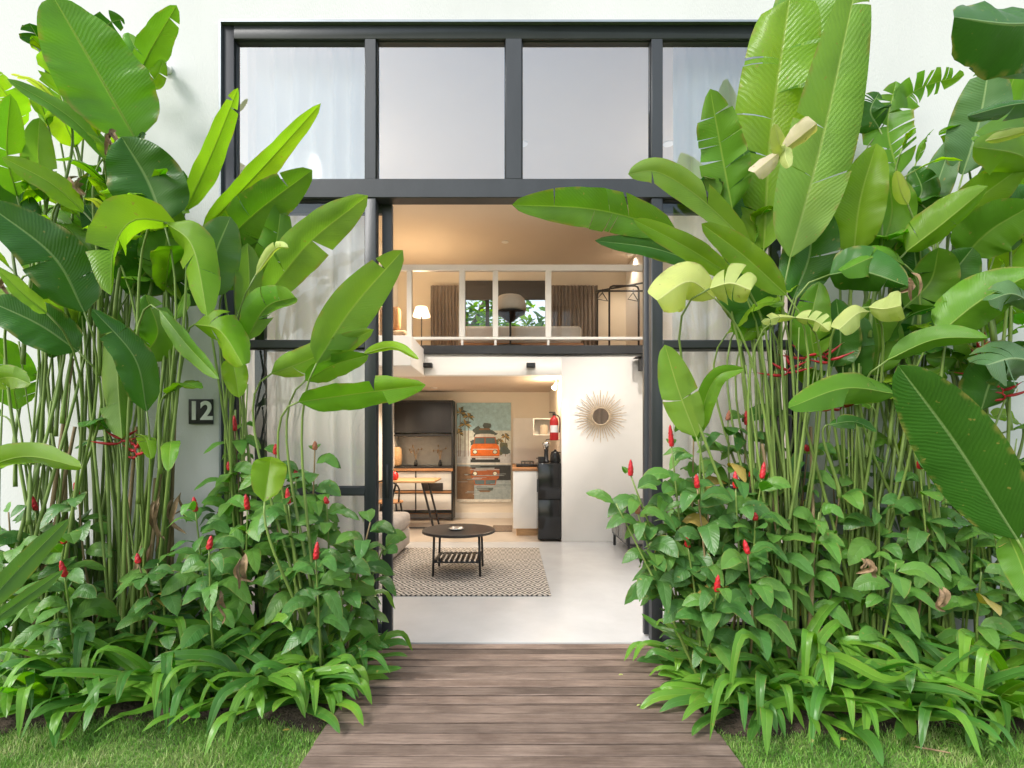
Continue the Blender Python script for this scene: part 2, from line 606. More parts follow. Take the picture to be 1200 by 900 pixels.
def leaf(mb, pts, w, roll=0., fold=14., prof=(.32, .55), nv=20, nu=4, tears=0, gap=.10, droop=.25, ripple=.045, rng=random, hint=CAM, matn='leaf_mid', rib=.0035, slits=None):
    """a leaf blade along a midrib (base to tip) of full width w; hint is a point or direction the upper face looks to"""
    mb.mat(matn)
    NS = 41
    C = spline(pts, NS)
    a_, b_ = prof
    pk = (a_ / (a_ + b_)) ** a_ * (b_ / (a_ + b_)) ** b_
    ph = rng.random() * 6.28
    fq = rng.uniform(11, 19)
    tw = rng.uniform(-8, 8)

    def frame(v):
        s = min(max(v, 0), 1) * (NS - 1)
        i = min(int(s), NS - 2)
        p = C[i].lerp(C[i + 1], s - i)
        t = (C[min(i + 2, NS - 1)] - C[max(i - 1, 0)]).normalized()
        n = hint - p if hint is CAM else hint
        n = n - t * n.dot(t)
        n = n.normalized() if n.length > 1e-4 else Vector((0, -1, 0))
        q = Matrix.Rotation(R(roll + tw * v), 3, t)
        n = q @ n
        return p, t, n, t.cross(n)
    fr = [frame(i / 60) for i in range(61)]

    def at(v):
        s = min(max(v, 0), 1) * 60
        i = min(int(s), 59)
        k = s - i
        A, B = fr[i], fr[i + 1]
        return A[0].lerp(B[0], k), A[2].lerp(B[2], k), A[3].lerp(B[3], k)
    for side in (-1, 1):
        if slits:
            cuts = list(slits)
        else:
            cuts = sorted(rng.uniform(.12, .93) for _ in range(tears))
        edges = [0.0] + cuts + [1.0]
        for si in range(len(edges) - 1):
            v0, v1 = edges[si], edges[si + 1]
            if v1 - v0 < .015:
                continue
            rows = max(3, int(math.ceil((v1 - v0) * nv)) + 1)
            ex = rng.uniform(-.25, .45) if len(edges) > 2 else 0
            gp = gap * rng.uniform(.3, 1.2) if len(edges) > 2 else 0
            base = len(mb.v)
            for i in range(rows):
                s = i / (rows - 1)
                for j in range(nu + 1):
                    u = j / nu
                    g = gp * u
                    lo = 0 if si == 0 else g * .5
                    hi = 1 if si == len(edges) - 2 else 1 - g * .5
                    v = v0 + (lo + (hi - lo) * s) * (v1 - v0)
                    f = (max(v, 1e-4) ** a_) * (max(1 - v, 1e-5) ** b_) / pk
                    p, n, sd = at(min(1, v + .10 * u * f * (1 - v)))
                    h = w / 2 * f * u
                    an = R(fold) - (droop + ex) * u
                    q = p + (sd * (side * math.cos(an)) + n * math.sin(an)) * h
                    q += n * (w * u * f * (ripple * u * math.sin(fq * v + ph + side) + .35 * ripple * math.sin(fq * 2.7 * v + ph * 2 - side)))
                    mb.v.append(q)
            for i in range(rows - 1):
                for j in range(nu):
                    a = base + i * (nu + 1) + j
                    q = (a, a + 1, a + nu + 2, a + nu + 1)
                    uvs = []
                    for (ii, jj) in ((i, j), (i, j + 1), (i + 1, j + 1), (i + 1, j)):
                        uvs.append((.5 + side * .5 * jj / nu, v0 + (v1 - v0) * ii / (rows - 1)))
                    if side > 0:
                        q, uvs = q[::-1], uvs[::-1]
                    mb.face(q, uvs)
    if rib:
        k = 12
        cp = [at(i / k * .97) for i in range(k + 1)]
        c2 = len(mb.f)
        mb.tube([p - n * rib * .35 for p, n, s in cp], [rib * (1 - .8 * i / k) for i in range(k + 1)], 5, caps=False)
        for i in range(c2, len(mb.f)):
            mb.uv[i] = ((.5, .5),) * 4
    return C


# ------------------------------------------------------------------ ground, deck
rnd = random.Random(7)
M('lawn_ground').poly([(-150, -150, -.05), (150, -150, -.05), (150, 150, -.05), (-150, 150, -.05)]).build('lawn', loc=(0, 0, -.05))
tag(bpy.data.objects['lawn'], 'green lawn in front of the house', kind='structure')


def soil_bed(x0, x1, front):
    """bumpy planting soil between the lawn and the house, front edge given as a function of x"""
    mb = M('soil')
    nx, ny = 90, 30
    for j in range(ny + 1):
        for i in range(nx + 1):
            x = x0 + (x1 - x0) * i / nx
            y = front(x) + (YF - .012 - front(x)) * j / ny
            e = min(1, j / 4, i / 3, (nx - i) / 3)
            z = -.046 + e * (.03 + .022 * noise.noise(Vector((x * 5, y * 5, 0))) + .014 * noise.noise(Vector((x * 23, y * 23, 3))))
            mb.v.append(Vector((x, y, z)))
    for j in range(ny):
        for i in range(nx):
            a = j * (nx + 1) + i
            mb.face((a, a + 1, a + nx + 2, a + nx + 1))
    return tag(mb.build('soil', smooth=True), 'bare brown soil of the planting bed', kind='structure')


DX0, DX1 = -.815, .875


def frontL(x):
    return 2.30 + .06 * math.sin(x * 3.1) + .03 * math.sin(x * 9)


def frontR(x):
    return 2.27 - .03 * (x - .9) + .04 * math.sin(x * 4) + .02 * math.sin(x * 11)


soil_bed(-5.2, DX0 - .03, frontL)
soil_bed(DX1 + .03, 5.2, frontR)

mb = M('deck_wood')
y = YF - .01
r0 = random.Random(3)
while y > -1.6:
    wd = .0715
    a, b = DX0 + r0.uniform(-.006, .006), DX1 + r0.uniform(-.006, .006)
    dz = r0.uniform(-.004, .004)
    mb.box(a, b, y - wd, y, -.036 + dz, -.008 + dz)
    y -= wd + r0.uniform(.007, .012)
tag(mb.build('deck', bevel=.003, seg=1), 'weathered brown timber deck path leading to the open doorway', kind='structure')


def grass():
    g = np.random.default_rng(5)
    xs, ys = [], []
    n = 150000
    x = g.uniform(-3.0, 3.0, n)
    yv = g.uniform(1.25, 2.6, n)
    keep = np.ones(n, bool)
    fl = 2.30 + .06 * np.sin(x * 3.1) + .03 * np.sin(x * 9)
    frr = 2.27 - .03 * (x - .9) + .04 * np.sin(x * 4) + .02 * np.sin(x * 11)
    edge = np.where(x < 0, fl, frr) + g.normal(0, .035, n)
    keep &= (yv < edge) & ((x < DX0 - .012) | (x > DX1 + .012))
    x, yv = x[keep], yv[keep]
    n = len(x)
    nzv = np.array([noise.noise(Vector((a * 3, b * 3, 0))) for a, b in zip(x, yv)])
    h = g.uniform(.012, .030, n) * (1 + .5 * nzv)
    an = g.uniform(0, 6.283, n)
    w = g.uniform(.0012, .0024, n)
    ln = g.uniform(.1, .95, n) * h
    la = g.uniform(0, 6.283, n)
    v = np.zeros((n, 5, 3), np.float32)
    cx, sx = np.cos(an) * w, np.sin(an) * w
    z0 = -.051
    for k, (fx, hh, lf) in enumerate(((-1, 0, 0), (1, 0, 0), (.75, .6, .4), (-.75, .6, .4), (0, 1, 1))):
        v[:, k, 0] = x + fx * cx + lf * ln * np.cos(la)
        v[:, k, 1] = yv + fx * sx + lf * ln * np.sin(la)
        v[:, k, 2] = z0 + hh * h
    me = bpy.data.meshes.new('grass')
    me.vertices.add(n * 5)
    me.vertices.foreach_set('co', v.ravel())
    li = np.zeros((n, 7), np.int32)
    li[:] = np.arange(n)[:, None] * 5 + np.array([0, 1, 2, 3, 3, 2, 4])
    me.loops.add(n * 7)
    me.loops.foreach_set('vertex_index', li.ravel())
    me.polygons.add(n * 2)
    st = (np.arange(n)[:, None] * 7 + np.array([0, 4])).ravel()
    me.polygons.foreach_set('loop_start', st.astype(np.int32))
    me.update(calc_edges=True)
    me.validate()
    me.materials.append(MATS['grass_blade'])
    o = bpy.data.objects.new('grass', me)
    COL.objects.link(o)
    tag(o, 'short mown grass growing on the lawn', 'grass', kind='stuff')


grass()

# ------------------------------------------------------------------ house
S = F / YF


def fx(px):
    return (px - 600) / S


def fz(py):
    return HC - (py - YH) / S


XL, XR = fx(262), fx(941)
ZT = fz(31)
ZC = 4.1                     # ceiling
YP = 6.365                   # front of the loft and of the kitchen partition
YB = 8.41                    # back wall
SP = F / YP
ZL0, ZL1 = HC + (520 - 415) / SP, HC + (520 - 405) / SP   # loft edge beam
ZK = HC + (520 - 440) / SP   # kitchen ceiling
IX = 1.87                    # half width inside
KX = .617                    # right wall of the kitchen

house = thing('house', (0, YF, 0), 'white rendered house with a tall dark steel glazed front and an open doorway', 'house')
# outer walls: front in three pieces round the glazed opening
mb = M('render_white')
mb.box(-5.4, XL, YF, YF + .14, -.06, 4.9)
mb.box(XR, 5.4, YF, YF + .14, -.06, 4.9)
mb.box(XL, XR, YF, YF + .14, ZT, 4.9)
mb.build('facade_wall', house)
M('render_white').box(-5.4, -5.26, YF + .14, YB + .2, -.06, 4.9).build('side_wall', house)
M('render_white').box(5.26, 5.4, YF + .14, YB + .2, -.06, 4.9).build('side_wall', house)
M('render_white').box(-5.25, 5.25, YF + .141, YB + .2, ZC + .15, ZC + .3).build('roof', house)
# inside
M('paint_white').box(-IX - .1, -IX, YF + .141, YB, 0, ZC).build('inner_wall', house)
M('paint_white').box(IX, IX + .1, YF + .141, YB, 0, ZC).build('inner_wall', house)
M('concrete_floor').box(-IX, IX, YF - .012, YP, -.06, 0).build('floor', house)
M('kitchen_floor').box(-IX, IX, YP + .001, YB, -.06, -.001).build('kitchen_floor', house)
M('ceiling_cream').box(-IX, IX, YF + .141, YB, ZC, ZC + .1).build('ceiling', house)
# back wall with a bedroom window opening
SB = F / YB
bw0, bw1 = (543 - 600) / SB, (642 - 600) / SB
bz0, bz1 = 2.75, HC + (520 - 331) / SB
mb = M('warm_wall')
mb.box(-IX, bw0, YB, YB + .12, 0, ZC + .1)
mb.box(bw1, IX, YB, YB + .12, 0, ZC + .1)
mb.box(bw0, bw1, YB, YB + .12, 0, bz0)
mb.box(bw0, bw1, YB, YB + .12, bz1, ZC + .1)
mb.build('back_wall', house)
mb = M('steel_dark')
fr_ = .035
mid = (571 - 600) / SB
for a, b in ((bw0, bw0 + fr_), (bw1 - fr_, bw1), (mid - .03, mid + .03)):
    mb.box(a, b, YB + .03, YB + .08, bz0, bz1)
mb.box(bw0 + fr_, bw1 - fr_, YB + .031, YB + .079, bz0, bz0 + .04)
mb.box(bw0 + fr_, bw1 - fr_, YB + .031, YB + .079, bz1 - .04, bz1)
bedwin = mb.build('bedroom_window', house)
M('clear_glass').poly([(bw0 + .02, YB + .05, bz0 + .02), (bw1 - .02, YB + .05, bz0 + .02), (bw1 - .02, YB + .05, bz1 - .02), (bw0 + .02, YB + .05, bz1 - .02)]).build('glass_pane', bedwin)
# kitchen box under the loft
M('kitchen_ceiling').box(-IX, KX, YP + .101, YB, ZK, ZK + .08).build('kitchen_ceiling', house)
M('warm_wall').box(KX, KX + .06, YP + .101, YB, 0, ZL0 - .01).build('kitchen_wall', house)
M('wood').box(-IX, IX, YP + .1, YB, ZL1 - .06, ZL1).build('loft_floor', house)
mb = M('paint_white')
mb.box(KX, IX, YP, YP + .1, 0, ZL0 - .001)
mb.box(-1.09, KX, YP, YP + .1, ZK, ZL0 - .001)
mb.build('partition_wall', house, bevel=.004, seg=1)
mb = M('paint_white')
mb.box(-IX, -1.092, 5.55, YP + .1, ZK - .002, ZL0 + .06)
mb.build('landing_bulkhead', house, bevel=.004, seg=1)
M('steel_dark').box(-1.14, IX, YP - .03, YP + .099, ZL0, ZL1).build('loft_beam', house, bevel=.004, seg=1)
M('white_board').box((757 - 600) / SP, (757 - 600) / SP + .035, YP - .02, YP - .001, 0, ZK + .02).build('door_trim', house)
M('white_board').box(-IX, KX, YB - .014, YB - .001, 0, .09).build('skirting', house)
# ceiling cornice line at the back
M('white_board').box(-IX, IX, YB - .05, YB - .001, ZC - .06, ZC - .001).build('cornice', house, bevel=.01)

# loft railing: white frame with glass
rz0, rz1 = HC + (520 - 398) / SP, HC + (520 - 310) / SP
mb = M('white_metal')
mb.box(-IX, IX, YP - .005, YP + .055, rz1 - .075, rz1)
mb.box(-IX, IX, YP - .004, YP + .054, rz0, rz0 + .035)
for px, wpx in ((479.6, 6), (541.4, 7), (580.5, 6.4), (642.6, 7)):
    x, h = (px - 600) / SP, wpx / SP / 2
    mb.box(x - h, x + h, YP - .002, YP + .052, ZL1 if False else rz0 + .035, rz1 - .075)
    mb.box(x - .015, x + .015, YP + .005, YP + .045, ZL1, rz0)
rail = mb.build('loft_railing', house, bevel=.004, seg=1)
M('clear_glass').poly([(-IX, YP + .025, rz0 + .03), (IX, YP + .025, rz0 + .03), (IX, YP + .025, rz1 - .07), (-IX, YP + .025, rz1 - .07)]).build('glass_pane', rail)

# the glazed front
d0, d1 = YF - .012, YF + .06


def bar(mb, x0, x1, z0, z1, a=d0, b=d1):
    mb.box(x0, x1, a, b, z0, z1)


mb = M('steel_dark')
tr0, tr1 = fz(233), fz(211)
bar(mb, XL, fx(275), 0, ZT)
bar(mb, fx(929), XR, 0, ZT)
bar(mb, fx(275), fx(929), fz(47), ZT)
bar(mb, fx(275), fx(929), tr0, tr1, d0 - .006, d1 + .02)
for a, b in ((428, 441), (763, 776)):
    bar(mb, fx(a), fx(b), 0, tr0)
    bar(mb, fx(a), fx(b), tr1, fz(47))
bar(mb, fx(592.5), fx(611.5), tr1, fz(47), d0 - .003, d1 + .01)
for a, b in ((275, 428), (776, 929)):
    bar(mb, fx(a), fx(b), fz(408), fz(399))
    bar(mb, fx(a), fx(b), fz(580), fz(571))
    bar(mb, fx(a), fx(b), 0, .05)
# slim inner beads round each opening
for a, b, z0, z1 in [(275, 428, fz(399), tr0), (776, 929, fz(399), tr0), (275, 428, fz(571), fz(408)), (776, 929, fz(571), fz(408)), (275, 428, .05, fz(580)), (776, 929, .05, fz(580)),
                     (275, 428, tr1, fz(47)), (441, 592.5, tr1, fz(47)), (611.5, 763, tr1, fz(47)), (776, 929, tr1, fz(47))]:
    t = .006
    x0, x1 = fx(a), fx(b)
    for q in ((x0, x0 + t, z0, z1), (x1 - t, x1, z0, z1), (x0 + t, x1 - t, z0, z0 + t), (x0 + t, x1 - t, z1 - t, z1)):
        mb.box(q[0], q[1], YF + .008, YF + .042, q[2], q[3])
wf = mb.build('window_frame', house, bevel=.003, seg=1)
for a, b, z0, z1 in [(275, 428, fz(399), tr0), (776, 929, fz(399), tr0), (275, 428, fz(571), fz(408)), (776, 929, fz(571), fz(408)), (275, 428, .05, fz(580)), (776, 929, .05, fz(580)),
                     (275, 428, tr1, fz(47)), (441, 592.5, tr1, fz(47)), (611.5, 763, tr1, fz(47)), (776, 929, tr1, fz(47))]:
    e = .006
    M('window_glass' if z0 > tr0 else 'door_glass').poly([(fx(a) + e, YF + .025, z0 + e), (fx(b) - e, YF + .025, z0 + e), (fx(b) - e, YF + .025, z1 - e), (fx(a) + e, YF + .025, z1 - e)]).build('glass_pane', wf)
mb = M('steel_edge')
mb.box(XL - .012, XL - .001, YF - .03, YF - .001, 0, ZT + .012)
mb.box(XR + .001, XR + .012, YF - .03, YF - .001, 0, ZT + .012)
mb.box(XL - .001, XR + .001, YF - .035, YF - .001, ZT + .001, ZT + .014)
mb.build('metal_flashing', house)


def sliding_leaf(x0, x1):
    mb = M('steel_dark')
    a, b = YF + .085, YF + .125
    t = .062
    mb.box(x0, x0 + t, a, b, .012, tr0 + .01)
    mb.box(x1 - t, x1, a, b, .012, tr0 + .01)
    mb.box(x0 + t, x1 - t, a, b, .012, .08)
    mb.box(x0 + t, x1 - t, a, b, tr0 - .05, tr0 + .01)
    mb.box(x0 + t, x1 - t, a, b, fz(408), fz(399))
    o = mb.build('sliding_door', house, bevel=.003, seg=1)
    M('clear_glass').poly([(x0 + t - .01, (a + b) / 2, .07), (x1 - t + .01, (a + b) / 2, .07), (x1 - t + .01, (a + b) / 2, tr0 - .04), (x0 + t - .01, (a + b) / 2, tr0 - .04)]).build('glass_pane', o)
    return o


sl = sliding_leaf(fx(290), fx(455.5))
sr = sliding_leaf(fx(759), fx(924))
M('black_metal').box(fx(448), fx(452), YF + .07, YF + .085, fz(585), fz(545)).build('handle', sl, bevel=.003)
M('black_metal').box(fx(764), fx(767), YF + .07, YF + .085, fz(585), fz(545)).build('handle', sr, bevel=.003)


def downlight(x, y, z, label, energy, col=(1., .80, .58)):
    t = thing('ceiling_light', (x, y, z), label, 'downlight', 'recessed ceiling downlights')
    M('white_metal').lathe((x, y, z - .008), [(.034, 0), (.05, 0), (.052, .004), (.05, .0075), (.034, .0075)], 20).build('trim_ring', t, smooth=False)
    M('lamp_glow').lathe((x, y, z - .006), [(.033, 0), (.033, .004)], 16).build('bulb', t)
    l = bpy.data.lights.new('downlight_lamp', 'SPOT')
    l.energy = energy
    l.color = col
    l.spot_size = R(130)
    l.spot_blend = .8
    l.shadow_soft_size = .04
    lo = bpy.data.objects.new('downlight_lamp', l)
    COL.objects.link(lo)
    lo.parent = t
    lo.location = (0, 0, -.03)
    return t


WARM = (1., .93, .85)
downlight(-1.34, YP + .30 + .25, ZK, 'small round lit downlight, nearer of two in the kitchen ceiling', 52)
downlight(-1.18, 7.75, ZK, 'small round lit downlight in the kitchen ceiling, just above the shelf unit', 52)
downlight(1.79, 7.8, ZC, 'round lit downlight in the loft ceiling over the clothes rail', 20)
downlight(.10, 4.91, ZC, 'round lit downlight seen in the upper window right of the middle mullion', 88, WARM)
downlight(-1.72, 4.91, ZC, 'round lit downlight seen in the upper left window behind the curtain', 88, WARM)
downlight(1.5, 4.91, ZC, 'round lit downlight seen in the upper right window beside the curtain', 88, WARM)
downlight(-.1, 7.3, ZC, 'round downlight in the loft ceiling above the bed', 12)

# number plate, wall spotlight
pl = thing('number_sign', W(237, 497, YF), 'black square house number sign reading 12 in white on the white wall', 'house number')
x0, x1, z0, z1 = fx(222.5), fx(250.5), fz(497), fz(468)
M('plate_black').box(x0, x1, YF - .014, YF - .001, z0, z1).build('plate', pl, bevel=.002)
cu = bpy.data.curves.new('txt', 'FONT')
cu.body = '12'
cu.size = .156
cu.align_x = 'CENTER'
cu.align_y = 'CENTER'
cu.extrude = .002
cu.offset = .0045
tmp = bpy.data.objects.new('txt', cu)
COL.objects.link(tmp)
bpy.context.view_layer.update()
me = bpy.data.meshes.new_from_object(tmp.evaluated_get(bpy.context.evaluated_depsgraph_get()))
bpy.data.objects.remove(tmp)
me.transform(Matrix.Translation(Vector(((x0 + x1) / 2, YF - .0165, (z0 + z1) / 2)) - OFF[pl.name]) @ Matrix.Rotation(R(90), 4, 'X'))
me.materials.clear()
me.materials.append(MATS['numeral_white'])
o = bpy.data.objects.new('numeral', me)
COL.objects.link(o)
o.parent = pl
OFF[o.name] = OFF[pl.name]

c = W(197, 82, YF)
sp = thing('wall_light', (c.x, YF, c.z - .03), 'small round white spotlight fixed high on the wall left of the glazing', 'wall light')
M('white_metal').lathe((c.x, YF - .001, c.z), [(.03, 0), (.03, .015), (.014, .02), (.014, .05), (.036, .06), (.042, .10), (.04, .125)], 18, axis='y').build('housing', sp, bevel=0)
M('black_gloss').lathe((c.x, YF - .1265, c.z), [(.034, 0), (.034, .003)], 18, axis='y').build('lens', sp)


def curtain(name, x0, x1, y, z0, z1, matn, label, amp=.055, wl=.13, seed=0, group=None, gather=0.):
    r = random.Random(seed)
    mb = M(matn)
    nx = int((x1 - x0) / wl * 10)
    nz_ = 26
    ph = 0
    phs = []
    for i in range(nx + 1):
        ph += 2 * math.pi / 10 * r.uniform(.75, 1.3)
        phs.append(ph)
    for k in range(nz_ + 1):
        q = k / nz_
        for i in range(nx + 1):
            s = i / nx
            a = amp * (.75 + .5 * noise.noise(Vector((i * .07, q * 1.5, seed)))) * (.55 + .45 * (1 - q) ** .4)
            x = x0 + (x1 - x0) * s + .012 * noise.noise(Vector((i * .05, q * 3, seed + 5)))
            x += gather * (1 - q) * (s - .5)
            mb.v.append(Vector((x, y + a * math.sin(phs[i]) + .012 * noise.noise(Vector((i * .03, q * 2, seed + 9))), z0 + (z1 - z0) * q)))
    for k in range(nz_):
        for i in range(nx):
            a = k * (nx + 1) + i
            mb.face((a, a + 1, a + nx + 2, a + nx + 1))
    return tag(mb.build(name, smooth=True), label, 'curtain', group)


curtain('curtain', fx(266), fx(432), YF + .23, .02, ZT + .08, 'sheer_white', 'tall white sheer curtain behind the glazing to the left of the doorway', seed=1, group='sheer curtains behind the glazed front')
curtain('curtain', fx(804), fx(934), YF + .23, .02, ZT + .08, 'sheer_white', 'tall white sheer curtain behind the glazing to the right of the doorway', seed=2, group='sheer curtains behind the glazed front')
curtain('curtain', (506 - 600) / SB, (538 - 600) / SB, YB - .12, ZL1 + .02, HC + (520 - 337) / SB, 'taupe_cloth', 'taupe pleated curtain in the loft beside the lit lamp', .025, .06, 3, 'taupe loft curtains')
curtain('curtain', (644 - 600) / SB, (699 - 600) / SB, YB - .12, ZL1 + .02, HC + (520 - 337) / SB, 'taupe_cloth', 'taupe pleated curtain in the loft beside the clothes rail', .025, .06, 4, 'taupe loft curtains')
tag(M('roller_blind').box(bw0 + .005, bw1 - .005, YB - .03, YB - .012, HC + (520 - 352) / SB, bz1 + .02).build('roller_blind', bevel=.003), 'dark grey roller blind half lowered over the loft window', 'blind')

# ------------------------------------------------------------------ living room
tag(M('rug_weave').box(-1.32, .312, 4.09, 5.95, .001, .013).build('rug', bevel=.004), 'cream rug with a dark woven lozenge pattern under the round coffee table', 'rug')

cx, cy, ctz = -.505, 4.86, .41
ct = thing('coffee_table', (cx, cy, .013), 'round black coffee table with a lower shelf standing on the patterned rug', 'coffee table')
M('black_top').lathe((cx, cy, ctz - .028), [(.33, 0), (.345, .004), (.345, .024), (.338, .028)], 48).build('tabletop', ct, bevel=0)
for sx in (-1, 1):
    for sy in (-1, 1):
        M('black_metal').tube([(cx + sx * .215, cy + sy * .2, .013), (cx + sx * .205, cy + sy * .19, ctz - .028)], .011, 8).build('leg', ct, smooth=True)
mb = M('black_metal')
for sy in (-1, 1):
    mb.tube([(cx - .21, cy + sy * .195, .14), (cx + .21, cy + sy * .195, .14)], .008, 6)
for sx in (-1, 1):
    mb.tube([(cx + sx * .21, cy - .195, .141), (cx + sx * .21, cy + .195, .141)], .008, 6)
for k in range(9):
    xx = cx - .19 + k * .0475
    mb.box(xx - .014, xx + .014, cy - .19, cy + .19, .146, .156)
mb.build('shelf', ct)
tag(M('steel_bright').lathe((cx - .02, cy - .05, ctz), [(.055, 0), (.07, .006), (.075, .022), (.07, .022), (.06, .009), (.0, .008)], 28).build('ashtray', smooth=True), 'small shallow metal dish on the round coffee table', 'dish')

# sofa along the left wall
so = thing('sofa', (-1.48, 5.2, 0), 'grey upholstered low sofa with rounded corners just inside the doorway on the left', 'sofa')
M('sofa_cloth').box(-1.83, -1.2, 4.35, 6.03, .04, .25).build('base', so, bevel=.03, seg=3)
for a, b in ((4.36, 5.19), (5.195, 6.02)):
    M('sofa_cloth').box(-1.66, -1.185, a, b, .252, .43).build('seat_cushion', so, bevel=.06, seg=4)
M('sofa_cloth').box(-1.85, -1.665, 4.36, 6.02, .252, .72).build('backrest', so, bevel=.06, seg=4)

# black cabinet by the right wall
cb = thing('cabinet', (1.5, 5.8, 0), 'low black metal cabinet on thin legs against the right wall behind the shrubs', 'cabinet')
M('black_metal').box(1.21, 1.80, 5.38, 6.2, .14, .56).build('body', cb, bevel=.006)
for k in (0, 1):
    M('grey_panel').box(1.202, 1.209, 5.41 + k * .40, 5.77 + k * .40, .17, .53).build('door', cb, bevel=.002)
M('grey_panel').box(1.24, 1.77, 5.371, 5.379, .17, .53).build('end_panel', cb)
for x in (1.235, 1.775):
    for yy in (5.41, 6.17):
        M('black_metal').box(x - .014, x + .014, yy - .014, yy + .014, 0, .139).build('leg', cb)

# sunburst mirror
c = Vector(((703.5 - 600) / SP, YP, HC + (520 - 488) / SP))
sb = thing('sunburst_mirror', (c.x, YP, c.z - .32), 'round sunburst mirror with pale rattan rays on the white partition wall', 'mirror')
M('mirror').lathe((c.x, YP - .022, c.z), [(.10, 0), (.10, .006)], 36, axis='y').build('glass', sb)
M('rattan').tube([(c.x + .107 * math.cos(a), YP - .02, c.z + .107 * math.sin(a)) for a in [i * 2 * math.pi / 40 for i in range(41)]], .012, 8).build('rim', sb, smooth=True)
mb = M('rattan')
for i in range(44):
    a = i * 2 * math.pi / 44
    ro = .325 if i % 2 else .27
    d = Vector((math.cos(a), 0, math.sin(a)))
    mb.tube([c + d * .115 + Vector((0, -.016, 0)), c + d * ro + Vector((0, -.016, 0))], [.0075, .0036], 5)
mb.build('rays', sb)

# black lamps on the white fascia and the black wall speaker
for px, lb in ((502, 'small black box spotlight on the white loft fascia, the one at its left end'), (622, 'small black box spotlight on the white loft fascia, the one near its middle')):
    x, z = (px - 600) / SP, HC + (520 - 428.7) / SP
    t = thing('spot_light', (x, YP - .03, z), lb, 'spotlight', 'black spotlights on the loft fascia')
    M('black_metal').box(x - .055, x + .055, YP - .075, YP - .001, z - .028, z + .028).build('housing', t, bevel=.004)
    M('black_gloss').box(x - .04, x + .04, YP - .079, YP - .0755, z - .02, z + .02).build('lens', t)
x, z = (754 - 600) / SP, HC + (520 - 427) / SP
t = thing('wall_speaker', (x, YP - .1, z - .09), 'black wall speaker on a bracket high at the right end of the partition', 'speaker')
M('black_metal').box(x - .075, x + .1, YP - .19, YP - .03, z - .09, z + .06).build('body', t, bevel=.008)
mb = M('black_metal')
n = len(mb.v)
for yy in (YP - .2, YP - .02):
    mb.v += [Vector((x - .14, yy, z + .062)), Vector((x + .11, yy, z + .062)), Vector((x + .11, yy, z + .13))]
mb.face((n, n + 1, n + 2)); mb.face((n + 5, n + 4, n + 3)); mb.face((n, n + 3, n + 4, n + 1)); mb.face((n + 1, n + 4, n + 5, n + 2)); mb.face((n + 2, n + 5, n + 3, n))
mb.build('bracket', t)

# ------------------------------------------------------------------ kitchen
kc = thing('kitchen_counter', (.3, 7.5, 0), 'white kitchen counter with a wooden worktop behind the black fridge', 'kitchen counter')
M('white_board').box(.016, KX - .001, 6.76, 8.38, .10, .86).build('cabinet', kc, bevel=.003)
M('wood_light').box(.06, KX - .001, 6.80, 8.38, .0, .099).build('plinth', kc)
M('wood').box(.002, KX - .001, 6.75, 8.385, .861, .895).build('worktop', kc, bevel=.004)
M('white_board').box(.02, KX - .001, YB - .018, YB - .001, .9, 1.64).build('splashback', kc)
st = thing('gas_stove', (.2, 7.3, .895), 'small black gas stove on the wooden kitchen worktop', 'stove')
M('black_gloss').box(.06, .40, 7.1, 7.55, .895, .935).build('body', st, bevel=.006)
mb = M('black_metal')
for yy in (7.22, 7.43):
    mb.tube([(.22 + .09 * math.cos(a), yy + .07 * math.sin(a), .965) for a in [i * 2 * math.pi / 16 for i in range(17)]], .007, 6)
    for a in range(4):
        q = a * math.pi / 2 + .4
        mb.tube([(.22 + .09 * math.cos(q), yy + .07 * math.sin(q), .965), (.22 + .09 * math.cos(q), yy + .07 * math.sin(q), .935)], .005, 5)
mb.build('pan_support', st)

f0, f1 = (630.4 - 600) / SP, KX - .004
fg = thing('fridge', ((f0 + f1) / 2, 6.55, 0), 'glossy black fridge standing at the end of the white partition wall', 'fridge')
ft = HC - (542.5 - 520) / SP
M('black_gloss').box(f0, f1, YP + .03, 6.73, .02, ft - .002).build('body', fg, bevel=.012, seg=3)
M('black_gloss').box(f0 + .003, f1 - .003, YP + .0, YP + .027, .05, .52).build('door', fg, bevel=.006)
M('black_gloss').box(f0 + .003, f1 - .003, YP + .0, YP + .027, .53, ft - .01).build('door', fg, bevel=.006)
M('black_metal').box(f0 - .012, f0 + .012, YP - .012, YP - .001, .62, .78).build('handle', fg, bevel=.003)
kt = thing('kettle', (f0 + .23, 6.52, ft), 'black electric kettle on top of the black fridge', 'kettle')
kx, ky = f0 + .225, 6.5
M('black_gloss').lathe((kx, ky, ft), [(.062, 0), (.066, .01), (.062, .09), (.05, .135), (.02, .15), (.012, .165), (.0, .168)], 24).build('body', kt, smooth=True)
M('black_metal').tube(spline([(kx + .05, ky, ft + .13), (kx + .09, ky, ft + .12), (kx + .09, ky, ft + .05), (kx + .06, ky, ft + .03)], 12), .009, 8).build('handle', kt, smooth=True)
gx, gy = f0 + .115, 6.56
g_ = thing('coffee_grinder', (gx, gy, ft), 'slim dark coffee grinder with a steel hopper on top of the fridge', 'grinder')
M('black_metal').lathe((gx, gy, ft), [(.05, 0), (.048, .02), (.028, .03), (.026, .15), (.03, .16)], 20).build('body', g_, smooth=True)
M('steel_bright').lathe((gx, gy, ft + .161), [(.028, 0), (.046, .06), (.048, .09), (.03, .1)], 20).build('hopper', g_, smooth=True)
M('black_metal').tube([(gx, gy, ft + .262), (gx, gy, ft + .29), (gx + .07, gy - .02, ft + .3)], .006, 6).build('crank', g_)
pt = thing('cooking_pot', (f0 + .05, 6.46, ft), 'small black pot with two handles on the front edge of the fridge top', 'pot')
